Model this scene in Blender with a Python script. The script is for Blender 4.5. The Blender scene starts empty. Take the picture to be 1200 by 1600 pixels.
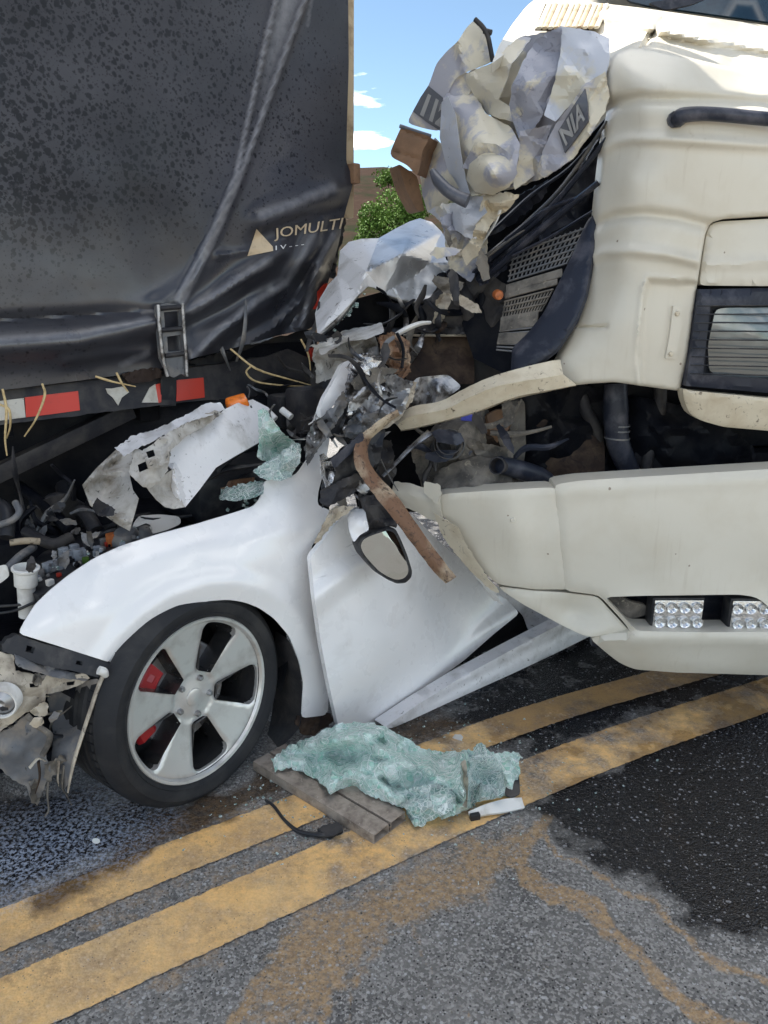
import bpy, bmesh, math, random
import numpy as np
from mathutils import Vector, Matrix, geometry
R = math.radians
scene = bpy.context.scene
C = scene.collection
# ------------------------------------------------------------------ camera
F, CX, CY = 1209.0, 600.0, 800.0          # focal length and centre for a 1200 x 1600 frame
H, PITCH = 1.48, math.atan(350/1209.0)
cam = bpy.data.cameras.new('camera'); cam_o = bpy.data.objects.new('camera', cam); C.objects.link(cam_o)
cam_o.location = (0, 0, H); cam_o.rotation_euler = (math.pi/2-PITCH, 0, 0)
cam.sensor_fit = 'VERTICAL'; cam.sensor_height = 24; cam.lens = 24*F/1600
cam.clip_start = 0.05; cam.clip_end = 3000
scene.camera = cam_o
# ------------------------------------------------------------------ world, sun, exposure
SUN_EL, SUN_AZ = R(54), R(-60)            # azimuth measured from +Y (away from the camera) towards +X
w = bpy.data.worlds.new('World'); scene.world = w; w.use_nodes = True
nt = w.node_tree; nt.nodes.clear()
N = nt.nodes.new; L = nt.links.new
sky = N('ShaderNodeTexSky'); sky.sky_type = 'NISHITA'; sky.sun_disc = False
sky.sun_elevation = SUN_EL; sky.sun_rotation = SUN_AZ
sky.altitude = 1500; sky.air_density = 0.8; sky.dust_density = 0.1; sky.ozone_density = 0.6
tc = N('ShaderNodeTexCoord'); sep = N('ShaderNodeSeparateXYZ'); L(tc.outputs['Generated'], sep.inputs[0])
mx = N('ShaderNodeMath'); mx.operation = 'MAXIMUM'; L(sep.outputs[2], mx.inputs[0]); mx.inputs[1].default_value = 0.06
dv = N('ShaderNodeVectorMath'); dv.operation = 'DIVIDE'; L(tc.outputs['Generated'], dv.inputs[0])
cmb = N('ShaderNodeCombineXYZ')
for i in range(3): L(mx.outputs[0], cmb.inputs[i])
L(cmb.outputs[0], dv.inputs[1])
nz = N('ShaderNodeTexNoise'); nz.inputs['Scale'].default_value = 0.75; nz.inputs['Detail'].default_value = 7; nz.inputs['Roughness'].default_value = 0.58
mp = N('ShaderNodeMapping'); mp.inputs['Location'].default_value = (3.0, 8.0, 0); L(dv.outputs[0], mp.inputs[0]); L(mp.outputs[0], nz.inputs['Vector'])
rp = N('ShaderNodeValToRGB'); rp.color_ramp.elements[0].position = 0.525; rp.color_ramp.elements[1].position = 0.69
L(nz.outputs[0], rp.inputs[0])
mix = N('ShaderNodeMix'); mix.data_type = 'RGBA'; L(rp.outputs[0], mix.inputs['Factor'])
tint = N('ShaderNodeMix'); tint.data_type = 'RGBA'; tint.blend_type = 'MULTIPLY'; tint.inputs['Factor'].default_value = 1
L(sky.outputs[0], tint.inputs['A']); tint.inputs['B'].default_value = (.98, 1.0, .90, 1)
L(tint.outputs['Result'], mix.inputs['A']); mix.inputs['B'].default_value = (27, 26, 24.5, 1)
bg = N('ShaderNodeBackground'); bg.inputs['Strength'].default_value = 0.055; L(mix.outputs['Result'], bg.inputs['Color'])
wo = N('ShaderNodeOutputWorld'); L(bg.outputs[0], wo.inputs[0])
sun = bpy.data.lights.new('sun', 'SUN'); sun.energy = 2.7; sun.angle = R(0.5); sun.color = (1, 0.95, 0.87)
sun_o = bpy.data.objects.new('sun', sun); C.objects.link(sun_o)
sd = Vector((math.sin(SUN_AZ)*math.cos(SUN_EL), math.cos(SUN_AZ)*math.cos(SUN_EL), math.sin(SUN_EL)))
sun_o.location = sd*20; sun_o.rotation_euler = sd.to_track_quat('Z', 'Y').to_euler()
scene.view_settings.view_transform = 'Standard'; scene.view_settings.look = 'None'
scene.view_settings.gamma = 1; scene.view_settings.exposure = 2.15
scene.cycles.max_bounces = 6; scene.cycles.diffuse_bounces = 3; scene.cycles.glossy_bounces = 3; scene.cycles.transmission_bounces = 5

# ------------------------------------------------------------------ geometry helpers
CAMP = np.array([0, 0, H])
FV = np.array([0, math.cos(PITCH), -math.sin(PITCH)]); UV = np.array([0, math.sin(PITCH), math.cos(PITCH)]); RV = np.array([1., 0, 0])
def rays(px, py):
    px = np.asarray(px, float); py = np.asarray(py, float)
    return FV + ((px-CX)/F)[..., None]*RV + ((CY-py)/F)[..., None]*UV
def at(px, py, Y):                        # the point at distance Y ahead of the standpoint seen in that direction
    r = rays(px, py); return CAMP + r*(Y/r[1])
def ground(px, py, z=0.0):
    r = rays(px, py); t = (z-H)/r[..., 2]; return CAMP + r*t[..., None]
class Plane:
    def __init__(s, p0, n):
        s.p0 = np.array(p0, float); s.n = np.array(n, float)/np.linalg.norm(n)
        if s.n.dot(CAMP-s.p0) < 0: s.n = -s.n
    def map(s, px, py, off=0):
        r = rays(px, py); off = np.asarray(off, float)
        t = (s.n.dot(s.p0-CAMP)+off)/(r@s.n)
        return CAMP + r*t[..., None]
    def pt(s, px, py, off=0): return s.map(np.array([px]), np.array([py]), np.array([off]))[0]
def plane3(a, b, c):
    A, B, D = at(*a), at(*b), at(*c); return Plane(A, np.cross(B-A, D-A))
def YP(Y, yaw=0): return Plane((0, Y, 0), (math.sin(R(yaw)), -math.cos(R(yaw)), 0))
class Local:                              # a flat sheet with its own axes; u, v in metres
    def __init__(s, o, U, V, n): s.o, s.U, s.V, s.n = [np.array(q, float) for q in (o, U, V, n)]
    def map(s, u, v, off=0):
        u, v, off = [np.asarray(q, float) for q in (u, v, off)]
        return s.o + u[..., None]*s.U + v[..., None]*s.V + (off+0*u)[..., None]*s.n

_rng = np.random.RandomState(7)
_lat = _rng.rand(256, 256)
def vnoise(x, y):
    xi = np.floor(x).astype(int); yi = np.floor(y).astype(int); fx = x-xi; fy = y-yi
    fx = fx*fx*(3-2*fx); fy = fy*fy*(3-2*fy)
    g = lambda a, b: _lat[a % 256, b % 256]
    return (g(xi, yi)*(1-fx)+g(xi+1, yi)*fx)*(1-fy)+(g(xi, yi+1)*(1-fx)+g(xi+1, yi+1)*fx)*fy
def fbm(x, y, o=4, s=0):
    a = 0; k = 1; t = 0
    for i in range(o): a = a+k*vnoise(x*2**i+17.3*i+s*9.7, y*2**i+5.1*i+s*3.3); t += k; k *= .5
    return a/t-0.5
def inside(poly, P):
    x, y = P[:, 0], P[:, 1]; r = np.zeros(len(P), bool); n = len(poly)
    for i in range(n):
        x0, y0 = poly[i]; x1, y1 = poly[(i+1) % n]
        if y0 == y1: continue
        c = (y0 > y) != (y1 > y)
        r ^= c & (x < (x1-x0)*(y-y0)/(y1-y0)+x0)
    return r
def dist_poly(P, line, closed=False):
    line = np.asarray(line, float); d = np.full(len(P), 1e9)
    n = len(line)
    for i in range(n if closed else n-1):
        a = line[i]; b = line[(i+1) % n]; ab = b-a; l = ab.dot(ab)+1e-12
        t = np.clip(((P-a)@ab)/l, 0, 1); q = P-(a+t[:, None]*ab)
        d = np.minimum(d, np.hypot(q[:, 0], q[:, 1]))
    return d
def side_dist(P, line):                  # signed distance to a polyline (sign from nearest segment)
    line = np.asarray(line, float); d = np.full(len(P), 1e9); s = np.zeros(len(P))
    for i in range(len(line)-1):
        a = line[i]; b = line[i+1]; ab = b-a; l = ab.dot(ab)+1e-12
        t = np.clip(((P-a)@ab)/l, 0, 1); q = P-(a+t[:, None]*ab); dd = np.hypot(q[:, 0], q[:, 1])
        cr = ab[0]*(P[:, 1]-a[1])-ab[1]*(P[:, 0]-a[0])
        m = dd < d; d[m] = dd[m]; s[m] = np.sign(cr[m])
    return d*s
def resample(poly, res, closed=True, k=0):
    poly = np.asarray(poly, float); out = []; n = len(poly)
    for i in range(n if closed else n-1):
        a = poly[i]; b = poly[(i+1) % n]; m = max(1, int(round(np.linalg.norm(b-a)/res)))
        for j in range(m): out.append(a+(b-a)*j/m)
    if not closed: out.append(poly[-1])
    q = np.array(out)
    for _ in range(k):
        if closed: q = .5*q+.25*(np.roll(q, 1, 0)+np.roll(q, -1, 0))
        else: q[1:-1] = .5*q[1:-1]+.25*(q[2:]+q[:-2])
    return q
def tps(ctrl):
    c = np.array(ctrl, float); n = len(c)
    if n < 3: return lambda P: np.full(len(P), c[:, 2].mean())
    s = np.ptp(c[:, :2], axis=0).max(); X = c[:, :2]/s
    U = lambda r: np.where(r > 1e-9, r*r*np.log(r+1e-12), 0)
    K = U(np.linalg.norm(X[:, None]-X[None], axis=2))+1e-4*np.eye(n)
    Pm = np.c_[np.ones(n), X]; A = np.block([[K, Pm], [Pm.T, np.zeros((3, 3))]])
    sol = np.linalg.lstsq(A, np.r_[c[:, 2], 0, 0, 0], rcond=None)[0]
    def f(P):
        Q = P/s; return U(np.linalg.norm(Q[:, None]-X[None], axis=2))@sol[:n]+sol[n]+Q@sol[n+1:]
    return f
def facet_fn(amp, cell, seed, box, aniso=1.0, given=None):
    rg = np.random.RandomState(seed); x0, y0, x1, y1 = box
    nx = int((x1-x0)/cell)+4; ny = int((y1-y0)/(cell*aniso))+4
    pts = np.array([(x0+(i-1.5+rg.uniform(-.45, .45))*cell, y0+(j-1.5+rg.uniform(-.45, .45))*cell*aniso) for i in range(nx) for j in range(ny)])
    h = rg.uniform(-1, 1, len(pts))*amp
    if given is not None: g_ = np.array(given, float); pts, h = g_[:, :2], g_[:, 2]
    vs, _, fs, *_ = geometry.delaunay_2d_cdt([Vector(p) for p in pts], [], [], 0, 1e-6)
    def f(P):
        r = np.zeros(len(P))
        for t in fs:
            a, b, c = [pts[k] for k in t]; d = (b[1]-c[1])*(a[0]-c[0])+(c[0]-b[0])*(a[1]-c[1])
            if abs(d) < 1e-9: continue
            m = (P[:, 0] >= min(a[0], b[0], c[0])) & (P[:, 0] <= max(a[0], b[0], c[0])) & (P[:, 1] >= min(a[1], b[1], c[1])) & (P[:, 1] <= max(a[1], b[1], c[1]))
            if not m.any(): continue
            q = P[m]; l1 = ((b[1]-c[1])*(q[:, 0]-c[0])+(c[0]-b[0])*(q[:, 1]-c[1]))/d; l2 = ((c[1]-a[1])*(q[:, 0]-c[0])+(a[0]-c[0])*(q[:, 1]-c[1]))/d
            l3 = 1-l1-l2; ok = (l1 >= -1e-6) & (l2 >= -1e-6) & (l3 >= -1e-6)
            idx = np.where(m)[0][ok]; r[idx] = l1[ok]*h[t[0]]+l2[ok]*h[t[1]]+l3[ok]*h[t[2]]
        return r
    return f

def thing(name, label, cat, loc=(0, 0, 0), group=None):
    o = bpy.data.objects.new(name, None); C.objects.link(o); o.location = loc; o.empty_display_size = .1
    o['label'] = label; o['category'] = cat
    if group: o['group'] = group
    return o
def tag(o, label, cat, group=None):
    o['label'] = label; o['category'] = cat
    if group: o['group'] = group
    return o
def wloc(o):
    v = Vector(o.location)
    while o.parent: o = o.parent; v += Vector(o.location)
    return v
def obj(name, V, Fc, mat, parent=None, sharp=35, smooth=True):
    V = np.asarray(V, float); c = V.mean(0)
    me = bpy.data.meshes.new(name); me.from_pydata((V-c).tolist(), [], [list(map(int, f)) for f in Fc])
    me.materials.append(MAT[mat] if isinstance(mat, str) else mat)
    o = bpy.data.objects.new(name, me); C.objects.link(o)
    if parent is not None:
        o.parent = parent; o.location = Vector(c)-wloc(parent)
    else: o.location = c
    if smooth:
        me.polygons.foreach_set('use_smooth', [True]*len(me.polygons))
        if sharp < 180: me.set_sharp_from_angle(angle=R(sharp))
    me.update()
    return o
def struct(o): o['kind'] = 'structure'; return o
OFF = {}                                  # the shape of each panel, so that prints can be laid on it
def sheet(name, mat, parent, outline, plane, ctrl=((0, 0, 0),), creases=(), steps=(), facets=(), noise=None, res=10, thick=.003,
          k=1, round_=None, holes=(), torn=0, seed=0, sharp=35, key=None, offfn=None, lift=0.0, deform=None, coarse=None, attr=None, lin=None):
    ol = resample(outline, res, True, k)
    if torn:
        rg = np.random.RandomState(seed+11); ol = ol+rg.uniform(-torn, torn, ol.shape)
    hl = [resample(h, res, True, k) for h in holes]
    x0, y0 = ol.min(0); x1, y1 = ol.max(0)
    gx = np.arange(x0, x1+res, res); gy = np.arange(y0, y1+res, res*.866)
    G = np.array([(x+(res/2 if j % 2 else 0), y) for j, y in enumerate(gy) for x in gx])
    rg = np.random.RandomState(seed); G = G+rg.uniform(-.12, .12, G.shape)*res
    if coarse:                            # outside this window the net is four times wider
        cx0, cy0, cx1, cy1 = coarse; inw = (G[:, 0] > cx0) & (G[:, 0] < cx1) & (G[:, 1] > cy0) & (G[:, 1] < cy1)
        G = G[inw | (rg.rand(len(G)) < .05)]
    m = inside(ol, G) & (dist_poly(G, ol, True) > .55*res)
    for h in hl: m &= ~inside(h, G) & (dist_poly(G, h, True) > .55*res)
    P = np.vstack([ol]+hl+[G[m]])
    E = []; b = 0
    for l in [ol]+hl:
        n = len(l); E += [(b+i, b+(i+1) % n) for i in range(n)]; b += n
    vs, _, fs, *_ = geometry.delaunay_2d_cdt([Vector(p) for p in P], E, [], 0, 1e-7)
    P = np.array([tuple(v) for v in vs]); T = np.array([list(f) for f in fs if len(f) == 3])
    ce = P[T].mean(1); ok = inside(ol, ce)
    for h in hl: ok &= ~inside(h, ce)
    T = T[ok]
    base = tps(ctrl)
    ff = [facet_fn(a, c, s, (x0, y0, x1, y1), *rest) for (a, c, s, *rest) in facets]
    if lin: ff.append(facet_fn(0, 50, 0, (x0, y0, x1, y1), given=list(lin)+[(x0-60, y0-60, 0), (x1+60, y0-60, 0), (x1+60, y1+60, 0), (x0-60, y1+60, 0)]))
    def off(Q):
        if offfn is not None: return offfn(Q)+lift
        o = base(Q)+lift
        for cr in creases:
            line, h, wd = cr[:3]; d = dist_poly(Q, line)
            o = o+(h*np.exp(-(d/wd)**2) if len(cr) > 3 else h*np.maximum(0, 1-d/wd))
        for line, h, wd in steps:         # a step: one side of the line is h higher
            sdist = side_dist(Q, line); o = o+h*np.clip(sdist/wd, -.5, .5)
        for g in ff: o = o+g(Q)
        if noise: o = o+noise[0]*fbm(Q[:, 0]/noise[1], Q[:, 1]/noise[1], 4, noise[2] if len(noise) > 2 else 0)
        if round_:
            d = dist_poly(Q, ol, True)
            q = np.clip(1-d/round_[0], 0, 1); o = o-round_[1]*(1-np.sqrt(np.maximum(0, 1-q*q)))
        return o
    if key: OFF[key] = off
    o_ = off(P); V = plane.map(P[:, 0], P[:, 1], o_)
    if deform: V = deform(V, P)
    nrm = np.cross(V[T[:, 1]]-V[T[:, 0]], V[T[:, 2]]-V[T[:, 0]]).sum(0)
    if nrm.dot(plane.n) < 0: T = T[:, ::-1]
    n = len(V); V2 = V-plane.n*thick
    ed = {}
    for t in T:
        for a, c in ((t[0], t[1]), (t[1], t[2]), (t[2], t[0])): ed[(a, c)] = 1
    bd = [(a, c) for (a, c) in ed if (c, a) not in ed]
    Fc = T.tolist()+(T[:, ::-1]+n).tolist()+[(c, a, a+n, c+n) for a, c in bd]
    ob = obj(name, np.vstack([V, V2]), Fc, mat, parent, sharp)
    for k_, fn in (attr or {}).items():
        v_ = fn(P); ob.data.attributes.new(k_, 'FLOAT', 'POINT').data.foreach_set('value', np.r_[v_, v_].astype(np.float32))
    return ob
def catmull(P, m):
    P = np.asarray(P, float); n = len(P)
    if n < 3: return np.array([P[0]+(P[-1]-P[0])*i/m for i in range(m+1)])
    Q = np.vstack([2*P[0]-P[1], P, 2*P[-1]-P[-2]]); out = []
    for i in range(n-1):
        a, b, c, d = Q[i:i+4]
        for j in range(m):
            t = j/m; out.append(.5*((2*b)+(c-a)*t+(2*a-5*b+4*c-d)*t*t+(3*b-a-3*c+d)*t**3))
    out.append(P[-1]); return np.array(out)
def tube(name, mat, parent, pts, r, n=8, m=4, flat=1.0):
    P = catmull(pts, m) if m > 1 else np.asarray(pts, float); k = len(P)
    rr = np.interp(np.linspace(0, 1, k), np.linspace(0, 1, len(r)), r) if hasattr(r, '__len__') else np.full(k, r)
    T = np.gradient(P, axis=0); T /= np.linalg.norm(T, axis=1)[:, None]+1e-12
    u = np.cross(T[0], (0, 0, 1)); u = u if np.linalg.norm(u) > .1 else np.cross(T[0], (1, 0, 0)); u /= np.linalg.norm(u)
    V = []; a = np.arange(n)*2*math.pi/n
    for i in range(k):
        u = u-T[i]*u.dot(T[i]); u /= np.linalg.norm(u); v = np.cross(T[i], u)
        V.append(P[i]+rr[i]*(np.cos(a)[:, None]*u+flat*np.sin(a)[:, None]*v))
    V = np.vstack(V); Fc = [(i*n+j, i*n+(j+1) % n, (i+1)*n+(j+1) % n, (i+1)*n+j) for i in range(k-1) for j in range(n)]
    Fc += [tuple(range(n-1, -1, -1)), tuple((k-1)*n+j for j in range(n))]
    return obj(name, V, Fc, mat, parent, 50)
def tpx(name, mat, parent, pts, r, **kw): return tube(name, mat, parent, [at(*p) for p in pts], r, **kw)
def loft(name, mat, parent, rows, thick=.003, mu=4, mv=4, sharp=35, jitter=0, seed=0):
    A = np.array([catmull(r_, mu) for r_ in rows]); A = np.array([catmull(A[:, i], mv) for i in range(A.shape[1])]).transpose(1, 0, 2)
    if jitter: A = A+np.random.RandomState(seed).uniform(-jitter, jitter, A.shape)
    a, b = A.shape[:2]
    N_ = np.cross(np.gradient(A, axis=0), np.gradient(A, axis=1)); N_ /= np.linalg.norm(N_, axis=2)[..., None]+1e-12
    V = np.vstack([A.reshape(-1, 3), (A-N_*thick).reshape(-1, 3)]); n = a*b; q = lambda i, j: i*b+j
    Fc = []
    for i in range(a-1):
        for j in range(b-1):
            f = (q(i, j), q(i+1, j), q(i+1, j+1), q(i, j+1)); Fc += [f, tuple(x+n for x in f[::-1])]
    for i in range(a-1):
        for j in (0, b-1): f = (q(i, j), q(i+1, j), q(i+1, j)+n, q(i, j)+n); Fc.append(f[::-1] if j == 0 else f)
    for j in range(b-1):
        for i in (0, a-1): f = (q(i, j), q(i, j+1), q(i, j+1)+n, q(i, j)+n); Fc.append(f if i == 0 else f[::-1])
    return obj(name, V, Fc, mat, parent, sharp)
def lpx(name, mat, parent, rows, thick=.003, **kw): return loft(name, mat, parent, [[at(*p) for p in r_] for r_ in rows], thick, **kw)
def lathe(name, mat, parent, prof, o, axis, seg=48, a0=0, a1=2*math.pi, ref=(0, 0, 1), sharp=35):
    ax = np.array(axis, float); ax /= np.linalg.norm(ax); v = np.array(ref, float); v = v-ax*v.dot(ax); v /= np.linalg.norm(v); u = np.cross(v, ax)
    full = abs(a1-a0-2*math.pi) < 1e-6; m = seg if full else seg+1; k = len(prof); V = []
    for i in range(m):
        a = a0+(a1-a0)*i/seg; d = math.cos(a)*u+math.sin(a)*v
        for r_, h in prof: V.append(np.array(o)+d*r_+ax*h)
    Fc = []
    for i in range(seg):
        j = (i+1) % m
        for q in range(k-1): Fc.append((i*k+q, j*k+q, j*k+q+1, i*k+q+1))
    return obj(name, V, Fc, mat, parent, sharp)
def box(name, mat, parent, c, size, rot=None, bev=.004, seg=2, taper=None):
    bm = bmesh.new(); bmesh.ops.create_cube(bm, size=1)
    for v in bm.verts:
        v.co = Vector((v.co.x*size[0], v.co.y*size[1], v.co.z*size[2]))
        if taper and v.co.z > 0: v.co.x *= taper; v.co.y *= taper
    if bev: bmesh.ops.bevel(bm, geom=bm.edges[:], offset=min(bev, min(size)*.4), segments=seg, affect='EDGES', profile=.6)
    M_ = np.array(rot) if rot is not None else np.eye(3)
    V = np.array([tuple(v.co) for v in bm.verts])@M_.T+np.array(c); Fc = [[v.index for v in f.verts] for f in bm.faces]
    bm.free(); return obj(name, V, Fc, mat, parent, 40)
def axes(x, up=(0, 0, 1)):                # columns: x, y, z of an oriented box
    x = np.array(x, float); x /= np.linalg.norm(x); z = np.array(up, float); z = z-x*z.dot(x); z /= np.linalg.norm(z); y = np.cross(z, x)
    return np.array([x, y, z]).T
def beam(name, mat, parent, a, b, w_, h_, up=(0, 0, 1), bev=.004):
    a = np.array(a); b = np.array(b); return box(name, mat, parent, (a+b)/2, (np.linalg.norm(b-a), w_, h_), axes(b-a, up), bev)
def text(name, s, mat, parent, quad, plane, offfn=None, lift=.003, thick=.0015, shear=0, bold=0.0):
    cu = bpy.data.curves.new(name, 'FONT'); cu.body = s; cu.resolution_u = 3; cu.offset = bold; cu.shear = shear
    to = bpy.data.objects.new(name, cu); C.objects.link(to); me = bpy.data.meshes.new_from_object(to)
    V = np.array([tuple(v.co)[:2] for v in me.vertices]); Fc = [list(p.vertices) for p in me.polygons]
    bpy.data.objects.remove(to); bpy.data.curves.remove(cu); bpy.data.meshes.remove(me)
    mn = V.min(0); V = (V-mn)/np.ptp(V, axis=0); u, v = V[:, :1], 1-V[:, 1:]
    q = np.array(quad, float); P = (q[0]*(1-u)+q[1]*u)*(1-v)+(q[3]*(1-u)+q[2]*u)*v
    o_ = (offfn(P) if offfn is not None else np.zeros(len(P)))+lift
    W = plane.map(P[:, 0], P[:, 1], o_); n = len(W)
    return obj(name, np.vstack([W, W-plane.n*thick]), Fc+[[x+n for x in f[::-1]] for f in Fc], mat, parent, smooth=False)

# ------------------------------------------------------------------ materials
MAT = {}
def rgb(h):                               # sRGB 0-255 to linear
    return tuple(((c/255)/12.92 if c/255 <= .04045 else ((c/255+.055)/1.055)**2.4) for c in h)+(1,)
def base_mat(name):
    m = bpy.data.materials.new(name); m.use_nodes = True; MAT[name] = m
    t = m.node_tree; b = t.nodes['Principled BSDF']; return m, t, b
def mixc(t, fac, a, b, mode='MIX'):
    x = t.nodes.new('ShaderNodeMix'); x.data_type = 'RGBA'; x.blend_type = mode
    for s, v in (('Factor', fac), ('A', a), ('B', b)):
        if hasattr(v, 'links') or isinstance(v, bpy.types.NodeSocket): t.links.new(v, x.inputs[s])
        else: x.inputs[s].default_value = v
    return x.outputs['Result']
def noise_n(t, scale, detail=4, rough=.55, vec=None, dist=0):
    n = t.nodes.new('ShaderNodeTexNoise'); n.inputs['Scale'].default_value = scale; n.inputs['Detail'].default_value = detail
    n.inputs['Roughness'].default_value = rough; n.inputs['Distortion'].default_value = dist
    t.links.new(vec if vec is not None else pos(t), n.inputs['Vector']); return n.outputs[0]
def pos(t):
    g = t.nodes.get('geo') or t.nodes.new('ShaderNodeNewGeometry'); g.name = 'geo'; return g.outputs['Position']
def ramp(t, v, a, b, ca=(0, 0, 0, 1), cb=(1, 1, 1, 1)):
    r = t.nodes.new('ShaderNodeValToRGB'); e = r.color_ramp.elements; e[0].position = a; e[1].position = b; e[0].color = ca; e[1].color = cb
    t.links.new(v, r.inputs[0]); return r.outputs[0]
def mth(t, op, a, b=0.0):
    n = t.nodes.new('ShaderNodeMath'); n.operation = op
    for i, v in enumerate((a, b)):
        if isinstance(v, bpy.types.NodeSocket): t.links.new(v, n.inputs[i])
        else: n.inputs[i].default_value = v
    return n.outputs[0]
def bump(t, b, h, st, dist=.01):
    n = t.nodes.new('ShaderNodeBump'); n.inputs['Strength'].default_value = st; n.inputs['Distance'].default_value = dist
    t.links.new(h, n.inputs['Height']); t.links.new(n.outputs[0], b.inputs['Normal'])
def mk(name, col, rough=.5, metal=0, dirt=None, dirt2=None, bmp=None, coat=0, spec=.5, rvar=.1):
    """col linear rgb; dirt = (colour, scale, lo, hi) patches, dirt2 the same on top; bmp = (strength, scale)"""
    m, t, b = base_mat(name); c = tuple(col)+((1,) if len(col) == 3 else ())
    out = c
    for k_, dd in enumerate((dirt, dirt2)):
        if dd: out = mixc(t, ramp(t, noise_n(t, dd[1], 6, .62, dist=.3+k_), dd[2], dd[3]), out, tuple(dd[0])+((1,) if len(dd[0]) == 3 else ()))
    if isinstance(out, bpy.types.NodeSocket): t.links.new(out, b.inputs['Base Color'])
    else: b.inputs['Base Color'].default_value = out
    b.inputs['Metallic'].default_value = metal; b.inputs['Specular IOR Level'].default_value = spec
    rn = noise_n(t, 14, 4); mr = t.nodes.new('ShaderNodeMapRange'); mr.inputs['To Min'].default_value = max(.02, rough-rvar); mr.inputs['To Max'].default_value = min(1, rough+rvar)
    t.links.new(rn, mr.inputs['Value']); t.links.new(mr.outputs[0], b.inputs['Roughness'])
    b.inputs['Coat Weight'].default_value = coat; b.inputs['Coat Roughness'].default_value = .16
    if bmp: bump(t, b, noise_n(t, bmp[1], 5), bmp[0], .004)
    return m
DUST = (.30, .24, .17)
mk('car_white', (.84, .83, .83), .28, dirt=((.62, .60, .59), 5, .58, .82), dirt2=((.30, .27, .24), 55, .72, .80), coat=.7, rvar=.05)
def scuffs():
    m = MAT['car_white']; t = m.node_tree; p = t.nodes['Principled BSDF']; src = p.inputs['Base Color'].links[0].from_socket
    mp_ = t.nodes.new('ShaderNodeMapping'); mp_.inputs['Scale'].default_value = (6, 6, 70); mp_.inputs['Rotation'].default_value = (.2, .5, .1); t.links.new(pos(t), mp_.inputs[0])
    s_ = ramp(t, noise_n(t, 1.0, 6, .7, mp_.outputs[0]), .64, .70)
    big = ramp(t, noise_n(t, 3.1, 3), .52, .66)
    t.links.new(mixc(t, mth(t, 'MULTIPLY', mth(t, 'MULTIPLY', s_, big), .5), src, (.30, .29, .29, 1)), p.inputs['Base Color'])
scuffs()
mk('car_white_bent', (.74, .73, .74), .35, dirt=((.42, .40, .38), 9, .5, .75), dirt2=((.16, .15, .14), 40, .62, .7), bmp=(.25, 40), coat=.2)
mk('hood_inner', (.48, .46, .43), .5, dirt=((.20, .17, .13), 12, .42, .68), dirt2=((.06, .055, .05), 35, .6, .68), bmp=(.3, 60))
mk('sill_shaded', (.42, .42, .43), .4, dirt=((.22, .21, .20), 9, .45, .7), dirt2=((.08, .075, .07), 40, .6, .7), bmp=(.1, 60), coat=.2)  # white sill greyed to look shaded, dirt patches on top; not used
mk('roof_metal', (.55, .56, .58), .3, metal=.35, dirt=((.30, .30, .31), 8, .48, .7), bmp=(.15, 40), coat=.3)
mk('bare_metal', (.42, .42, .43), .38, metal=.8, dirt=((.10, .09, .085), 22, .45, .6), bmp=(.5, 70))
mk('foil', (.62, .62, .64), .25, metal=.9, dirt=((.04, .04, .045), 30, .5, .58), bmp=(.9, 90))
mk('cream', (.64, .60, .51), .40, dirt=((.58, .53, .43), 5, .45, .8), dirt2=((.30, .23, .15), 60, .72, .78), bmp=(.03, 160), coat=.12)
def streaks():
    m = MAT['cream']; t = m.node_tree; p = t.nodes['Principled BSDF']; src = p.inputs['Base Color'].links[0].from_socket
    mp_ = t.nodes.new('ShaderNodeMapping'); mp_.inputs['Scale'].default_value = (55, 55, 3.2); t.links.new(pos(t), mp_.inputs[0])
    s_ = ramp(t, noise_n(t, 1.0, 5, .6, mp_.outputs[0]), .56, .78)
    big = ramp(t, noise_n(t, 2.4, 3), .45, .7)
    col = mixc(t, mth(t, 'MULTIPLY', mth(t, 'MULTIPLY', s_, big), .42), src, (.36, .29, .20, 1))
    v = t.nodes.new('ShaderNodeTexVoronoi'); v.inputs['Scale'].default_value = 22; t.links.new(pos(t), v.inputs['Vector'])
    vs = t.nodes.new('ShaderNodeSeparateColor'); t.links.new(v.outputs['Color'], vs.inputs[0])
    chip = mth(t, 'MULTIPLY', mth(t, 'GREATER_THAN', vs.outputs[0], .90), mth(t, 'LESS_THAN', mth(t, 'ADD', v.outputs['Distance'], mth(t, 'MULTIPLY', noise_n(t, 160, 3), .16)), .17))
    col = mixc(t, mth(t, 'MULTIPLY', chip, .75), col, (.16, .10, .06, 1))
    t.links.new(col, p.inputs['Base Color'])
streaks()
mk('cream_dirty', (.64, .57, .44), .5, dirt=((.46, .37, .25), 12, .45, .8), dirt2=((.10, .07, .05), 45, .60, .72), bmp=(.1, 90))
mk('cream_chipped', (.60, .55, .44), .48, dirt=((.36, .36, .41), 4.5, .50, .56), dirt2=((.24, .17, .11), 28, .66, .76), bmp=(.25, 50))
mk('primer', (.30, .31, .37), .5, dirt=((.50, .46, .37), 7, .54, .6), dirt2=((.18, .18, .22), 40, .58, .7), bmp=(.3, 60))
mk('primer_light', (.52, .54, .60), .38, dirt=((.58, .54, .44), 5, .52, .62), dirt2=((.26, .26, .30), 30, .64, .72), bmp=(.2, 60), coat=.2)
mk('black_plastic', (.022, .023, .027), .42, dirt=((.09, .085, .08), 12, .5, .8), bmp=(.15, 120), spec=0.3)
mk('black_dusty', (.028, .028, .033), .5, dirt=((.09, .082, .075), 10, .4, .75), bmp=(.3, 90), spec=0.22)
mk('blue_black', (.022, .026, .040), .4, dirt=((.10, .10, .12), 10, .5, .75), bmp=(.15, 80), spec=0.3)
mk('grey_plastic', (.12, .125, .135), .5, dirt=((.26, .23, .20), 14, .45, .7), dirt2=((.03, .03, .03), 30, .62, .7), bmp=(.35, 70))
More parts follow.
